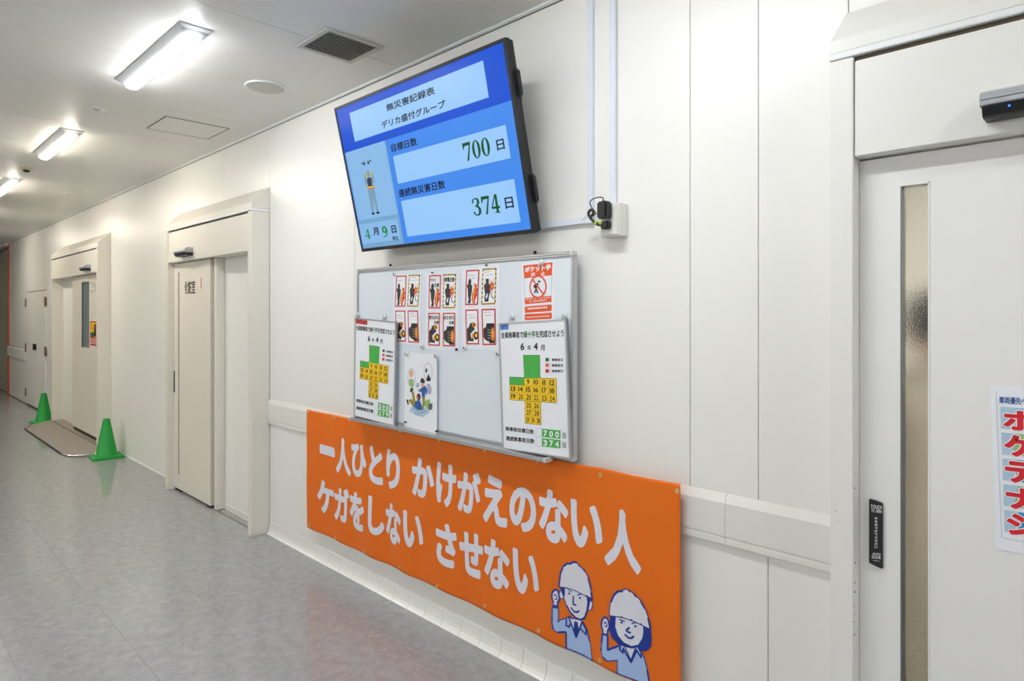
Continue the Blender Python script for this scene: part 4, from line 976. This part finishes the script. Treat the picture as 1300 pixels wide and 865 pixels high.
LN = lambda pts, L=6, wd=.0075: P.stroke(C(pts), wd, M_navy, L)
# worker in helmet, left
shape([(190, 475), (205, 465), (235, 480), (285, 490), (315, 540), (335, 620), (348, 737), (187, 662), (187, 560), (140, 560), (112, 540), (103, 500), (106, 398), (140, 408), (140, 492)], M_lblue, 1)
shape([(105, 308), (120, 291), (138, 296), (146, 325), (150, 352), (138, 372), (136, 398), (112, 392), (112, 368), (102, 340)], M_banw, 2)
LN([(122, 350), (133, 352), (136, 335), (124, 320), (118, 330)], 4, .0045)
P.poly(C([(206, 474), (290, 490), (247, 592)]), M_banw, 2)
P.poly(C([(238, 492), (258, 498), (266, 550), (247, 598), (232, 550)]), M_navy, 4)
LN([(205, 470), (215, 498), (247, 595), (262, 560), (288, 496)], 4); LN([(190, 478), (188, 518), (206, 528), (212, 512)], 4); LN([(290, 500), (312, 545), (312, 578), (272, 536)], 4)
P.ell(C([(163, 318)])[0], 2.6, 5.8, M_banw, 2); P.ell(C([(163, 318)])[0], 2.6, 5.8, M_navy, 2, ring=.006)
P.ell(C([(342, 390)])[0], 3.0, 5.6, M_banw, 2); P.ell(C([(342, 390)])[0], 3.0, 5.6, M_navy, 2, ring=.006)
P.poly(C([(150, 268), (180, 270), (182, 345), (170, 330), (160, 300)]), M_navy, 3); P.poly(C([(310, 310), (360, 352), (345, 365), (332, 420), (318, 400)]), M_navy, 3)
shape([(180, 275), (177, 330), (190, 388), (215, 438), (248, 472), (280, 484), (305, 470), (322, 425), (330, 370), (325, 330), (250, 290)], M_banw, 4)
shape([(148, 270), (158, 190), (175, 148), (200, 127), (228, 126), (240, 115), (262, 120), (275, 137), (310, 168), (334, 212), (348, 270), (357, 352), (320, 330), (250, 296), (200, 278)], M_banw, 6)
P.ell(C([(210, 316)])[0], 1.3, 1.4, M_navy, 7, 12); P.ell(C([(278, 343)])[0], 1.4, 1.5, M_navy, 7, 12)
LN([(203, 292), (225, 306)], 7, .0045); LN([(262, 326), (290, 318)], 7, .0045); LN([(236, 335), (233, 384), (250, 390)], 7); LN([(222, 408), (236, 430), (254, 436), (268, 428)], 7)
# worker in helmet, right
yb2_ = lambda x: (670.5 + (x - 391) * .4704 - 690) * 4.945
xx = lambda x: yb2_(680 + x / 4.945) - 6
shape([(520, 645), (550, 640), (590, 655), (640, 660), (670, 720), (690, 800), (704, xx(704)), (515, xx(515)), (515, 730), (450, 735), (425, 715), (413, 670), (420, 572), (455, 582), (455, 668)], M_lblue, 1)
shape([(420, 480), (435, 463), (453, 470), (463, 500), (466, 528), (456, 548), (452, 575), (426, 570), (424, 545), (414, 512)], M_banw, 2)
LN([(438, 520), (450, 522), (452, 505), (440, 492), (434, 505)], 4, .0045)
P.poly(C([(556, 645), (622, 655), (595, 738)]), M_banw, 2); LN([(556, 645), (595, 738), (622, 658)], 3, .005); LN([(530, 640), (530, 668), (548, 688), (550, 662), (595, 750), (628, 676), (655, 722), (658, 692), (640, 662)], 4)
P.poly(C([(470, 450), (464, 540), (480, 592), (520, 635), (560, 652), (600, 665), (640, 655), (660, 684), (695, 680), (720, 650), (724, 590), (716, 535), (640, 490), (540, 450)]), M_navy, 3)
shape([(505, 462), (502, 528), (520, 580), (553, 623), (598, 648), (638, 640), (664, 602), (672, 560), (670, 505), (590, 470)], M_banw, 4, wd=.004)
shape([(468, 450), (475, 370), (492, 328), (515, 303), (550, 299), (568, 290), (590, 300), (620, 322), (660, 362), (685, 410), (705, 470), (719, 540), (660, 511), (600, 483), (540, 462)], M_banw, 6)
P.ell(C([(540, 497)])[0], 1.4, 1.5, M_navy, 7, 12); P.ell(C([(624, 523)])[0], 1.6, 1.6, M_navy, 7, 12)
LN([(528, 478), (558, 490)], 7, .0045); LN([(602, 506), (630, 498)], 7, .0045); LN([(585, 532), (568, 548), (580, 560), (592, 562)], 7); LN([(562, 575), (580, 595), (598, 598), (611, 588)], 7)
P.build('print', ban, warp=wave)
eye0 = None
def eyelet(px_=None, uz=None):
    global eye0
    u, v_ = bp.uv(*px_) if px_ else uz
    h = wave(u, v_)
    c_ = bp.p(u, v_, h + .0006)
    m_ = MB(); n = 16
    for r0, r1, a, b in ((.0042, .0085, .0012, .0012),):
        m_.lathe(tuple(c_), (0, -1, 0), [(.009, 0), (.0085, .0014), (.0062, .0022), (.0045, .0014), (.0043, .0002)], n)
    if eye0 is None:
        o = m_.build('eyelet', M_brass, ban, smooth=True); eye0 = (o, c_)
    else:
        o = eye0[0].copy(); COL.objects.link(o); o.parent = ban; o.location = c_ - eye0[1]
NE = 9
for px_ in ((391.5, 522.5), (425, 530.5), (464.5, 537.5), (508, 548.5), (557, 559), (616, 572), (682.5, 585.5), (762, 603.5), (860, 623.5)): eyelet(px_)
for px_ in ((392.5, 667.5), (424.3, 683.8), (462, 701), (507, 720.5), (554, 745), (615, 770), (683, 801.5), (761, 839)): eyelet(px_)
eyelet(uz=(bx1 - .02, bzb + .015))

# ================================================================== FLOOR THINGS
def cone(cx_, cy, rot, lab):
    t = thing('traffic_cone', lab, 'cone', (cx_, cy, 0), 'green cones at the ramp')
    m_ = MB(); ca, sa = math.cos(rot), math.sin(rot); hw = .148; pts = []
    for k in range(4):
        for j in range(5):
            q_ = k * math.pi / 2 + j * math.pi / 8; r_ = .03; ox = (hw - r_) * (1 if k in (0, 3) else -1); oy = (hw - r_) * (1 if k in (0, 1) else -1)
            pts.append((ox + r_ * math.cos(q_), oy + r_ * math.sin(q_)))
    R_ = lambda x, y_, z_: (cx_ + x * ca - y_ * sa, cy + x * sa + y_ * ca, z_)
    lv = [(1, 0), (1, .02), (.985, .026), (.93, .031)]; n = len(pts); vs = []; fs = []
    for s_, z_ in lv: vs += [R_(x * s_, y_ * s_, z_) for x, y_ in pts]
    for i in range(len(lv) - 1):
        for k in range(n): fs.append((i * n + k, i * n + (k + 1) % n, (i + 1) * n + (k + 1) % n, (i + 1) * n + k))
    fs.append(list(range(n))[::-1]); fs.append([(len(lv) - 1) * n + k for k in range(n)])
    m_.add(vs, fs); m_.build('base', M_cone, t)
    MB().lathe((cx_, cy, .03), (0, 0, 1), [(.113, 0), (.108, .006), (.103, .012), (.034, .388), (.033, .396), (.028, .4), (.024, .398), (.024, .37)], 40).build('cone_body', M_cone, t, smooth=True)
    return t
cone(-8.238, 1.968, math.radians(-5), 'near green traffic cone on the floor right of the ramp')
cone(-11.485, 1.95, math.radians(3), 'far green traffic cone half hidden by the far door frame')

t = thing('door_ramp', 'low grey wedge ramp on the floor in front of the far door', 'ramp', (-9.9, 1.82, 0))
out = [(-11.315, 1.993), (-11.25, 1.78), (-10.98, 1.655), (-8.78, 1.655), (-8.68, 1.664), (-8.58, 1.69), (-8.5, 1.74), (-8.44, 1.82), (-8.415, 1.9), (-8.41, 1.993)]
zz = lambda y_: .009 + (y_ - 1.655) / .338 * .042
n = len(out); m_ = MB()
m_.add([(x, y_, 0) for x, y_ in out] + [(x, y_, zz(y_)) for x, y_ in out], [[i, (i + 1) % n, n + (i + 1) % n, n + i] for i in range(n)] + [list(range(n))[::-1], list(range(n, 2 * n))])
m_.build('ramp_body', M_ramp, t)
MB().tube([(x, y_ - .004, zz(y_) * .6 + .003) for x, y_ in out[1:4]], .008, 8).build('front_edge', M_dark, t)
MB().tube([(x + .003, y_ - .004, zz(y_) * .6 + .003) for x, y_ in out[3:]], .007, 8).build('side_edge', M_chrome, t, smooth=True)

# ================================================================== BACK ROOM LAMP AND PERSON BEHIND THE FROSTED GLASS
t = thing('ceiling_lamp', 'lamp in the room behind the near door, seen only as light through the glass', 'lamp', (0, 3.3, 2.6))
MB().box(-.7, .7, 3.2, 3.4, 2.55, 2.5995).build('housing', M_lampbody, t); MB().box(-.66, .66, 3.22, 3.38, 2.535, 2.5495).build('diffuser', lampmat('room_lamp', (1, .97, .9), ROOM_LAMP), t)

def person(bx, by, face):
    t = thing('person', 'blurred dark haired person standing behind the frosted glass of the near door', 'person', (bx, by, 0))
    ca, sa = math.cos(face), math.sin(face)
    def W(x, y_, z_): return Vector((bx + x * ca - y_ * sa, by + x * sa + y_ * ca, z_ * .972))      # local +y = forward
    def skin(name, nodes, edges, m, parent, lev=2, root=0):
        me = bpy.data.meshes.new(name); org = wloc(parent)
        me.from_pydata([tuple(W(*nd[:3]) - org) for nd in nodes], edges, [])
        o = bpy.data.objects.new(name, me); COL.objects.link(o); o.parent = parent; me.materials.append(m)
        sk = o.modifiers.new('skin', 'SKIN'); ss = o.modifiers.new('sub', 'SUBSURF'); ss.levels = ss.render_levels = lev
        for i, nd in enumerate(nodes):
            r_ = nd[3]; me.skin_vertices[0].data[i].radius = (r_ if not isinstance(r_, tuple) else r_[0], r_ if not isinstance(r_, tuple) else r_[1]); me.skin_vertices[0].data[i].use_root = (i == root)
        return o
    M_uni = mat('uniform_cloth', (205, 198, 182), .8); M_skin = mat('skin', (214, 160, 132), .5); M_pants = mat('trousers', (120, 112, 102), .8); M_hair = mat('hair', (18, 16, 16), .5)
    body = [(0, 0, .95, (.15, .11)), (0, .005, 1.1, (.135, .1)), (0, .01, 1.25, (.155, .105)), (0, 0, 1.37, (.14, .09)), (0, 0, 1.43, (.055, .055)), (0, .015, 1.5, (.05, .05)),
            (-.17, 0, 1.36, .055), (-.22, -.01, 1.1, .045), (-.12, .2, .985, .034), (.17, 0, 1.36, .055), (.22, -.01, 1.1, .045), (.12, .2, .985, .034),
            (-.085, 0, .86, .085), (-.095, .01, .48, .058), (-.1, -.01, .1, .042), (-.1, .06, .045, .036), (-.105, .15, .035, .03),
            (.085, 0, .86, .085), (.095, .01, .48, .058), (.1, -.01, .1, .042), (.1, .06, .045, .036), (.105, .15, .035, .03)]
    ed = [(0, 1), (1, 2), (2, 3), (3, 4), (4, 5), (3, 6), (6, 7), (7, 8), (3, 9), (9, 10), (10, 11), (0, 12), (12, 13), (13, 14), (14, 15), (15, 16), (0, 17), (17, 18), (18, 19), (19, 20), (20, 21)]
    b_ = skin('body', body, ed, M_uni, t)
    hd = MB(); n, mm = 24, 18; vs = []; fs = []
    for j in range(mm + 1):
        ph = math.pi * j / mm
        for k in range(n):
            q_ = 2 * math.pi * k / n; x = .075 * math.sin(ph) * math.cos(q_); y_ = .094 * math.sin(ph) * math.sin(q_); z_ = .115 * math.cos(ph)
            if z_ < 0: x *= 1 + z_ * 2.2; y_ *= 1 + z_ * .8
            if y_ > .07 and -.04 < z_ < .01 and abs(x) < .02: y_ += .016
            if y_ > .05 and 0 < z_ < .025 and .02 < abs(x) < .045: y_ -= .008
            vs.append(W(x, y_ + .02, z_ + 1.6))
    for j in range(mm):
        for k in range(n): fs.append((j * n + k, j * n + (k + 1) % n, (j + 1) * n + (k + 1) % n, (j + 1) * n + k))
    hd.add(vs, fs); hd.build('head', M_skin, t, smooth=True)
    hr = MB(); vs = []; fs = []
    for j in range(12):
        ph = math.pi * .66 * j / 11
        for k in range(n):
            q_ = 2 * math.pi * k / n; fr_ = math.sin(q_)
            p2 = ph if fr_ < .2 else min(ph, math.pi * (.66 - .34 * (fr_ - .2) / .8))
            vs.append(W(.086 * math.sin(p2) * math.cos(q_), .106 * math.sin(p2) * math.sin(q_) + .012, .124 * math.cos(p2) + 1.607))
    for j in range(11):
        for k in range(n): fs.append((j * n + k, j * n + (k + 1) % n, (j + 1) * n + (k + 1) % n, (j + 1) * n + k))
    hr.add(vs, fs); hr.build('hair', M_hair, t, smooth=True)
    for sx in (-1, 1):
        MB().lathe(tuple(W(sx * .03, .098, 1.612)), tuple(W(0, 1, 0) - W(0, 0, 0)), [(.009, 0), (.008, .003), (.004, .005)], 12).build('eye', M_hair, t)
        e_ = MB(); e_.lathe(tuple(W(sx * .073, .015, 1.595)), tuple(W(sx, -.3, 0) - W(0, 0, 0)), [(.012, -.004), (.026, .006), (.02, .014)], 14); e_.build('ear', M_skin, t, smooth=True)
        nodes = [(sx * .12, .2, .985, .028), (sx * .09, .25, .985, (.032, .016)), (sx * .06, .28, .985, (.036, .015))]; ed_ = [(0, 1), (1, 2)]
        for f_, (dz_, ln) in enumerate(((.03, .075), (.01, .085), (-.01, .08), (-.03, .062))):
            i0 = len(nodes); nodes += [(sx * .04, .295, .985 + dz_, .0095), (sx * .01, .3 - .004 * f_, .985 + dz_, .0088), (sx * -.012, .285, .985 + dz_ * .9, .008)]
            ed_ += [(2, i0), (i0, i0 + 1), (i0 + 1, i0 + 2)]
        i0 = len(nodes); nodes += [(sx * .085, .262, 1.02, .011), (sx * .055, .28, 1.04, .009)]; ed_ += [(1, i0), (i0, i0 + 1)]
        skin('hand', nodes, ed_, M_skin, t)
    m_ = MB(); m_.tube([tuple(W(-.022, .108, 1.545)), tuple(W(0, .112, 1.542)), tuple(W(.022, .108, 1.545))], [.002, .005, .002], 8); m_.build('mouth', mat('lips', (170, 90, 84), .5), t)
pp = wallplane(2.5); u_, v_ = pp.uv(1190, 415)
person(u_, 2.5, math.radians(38))
print('person', u_, v_)
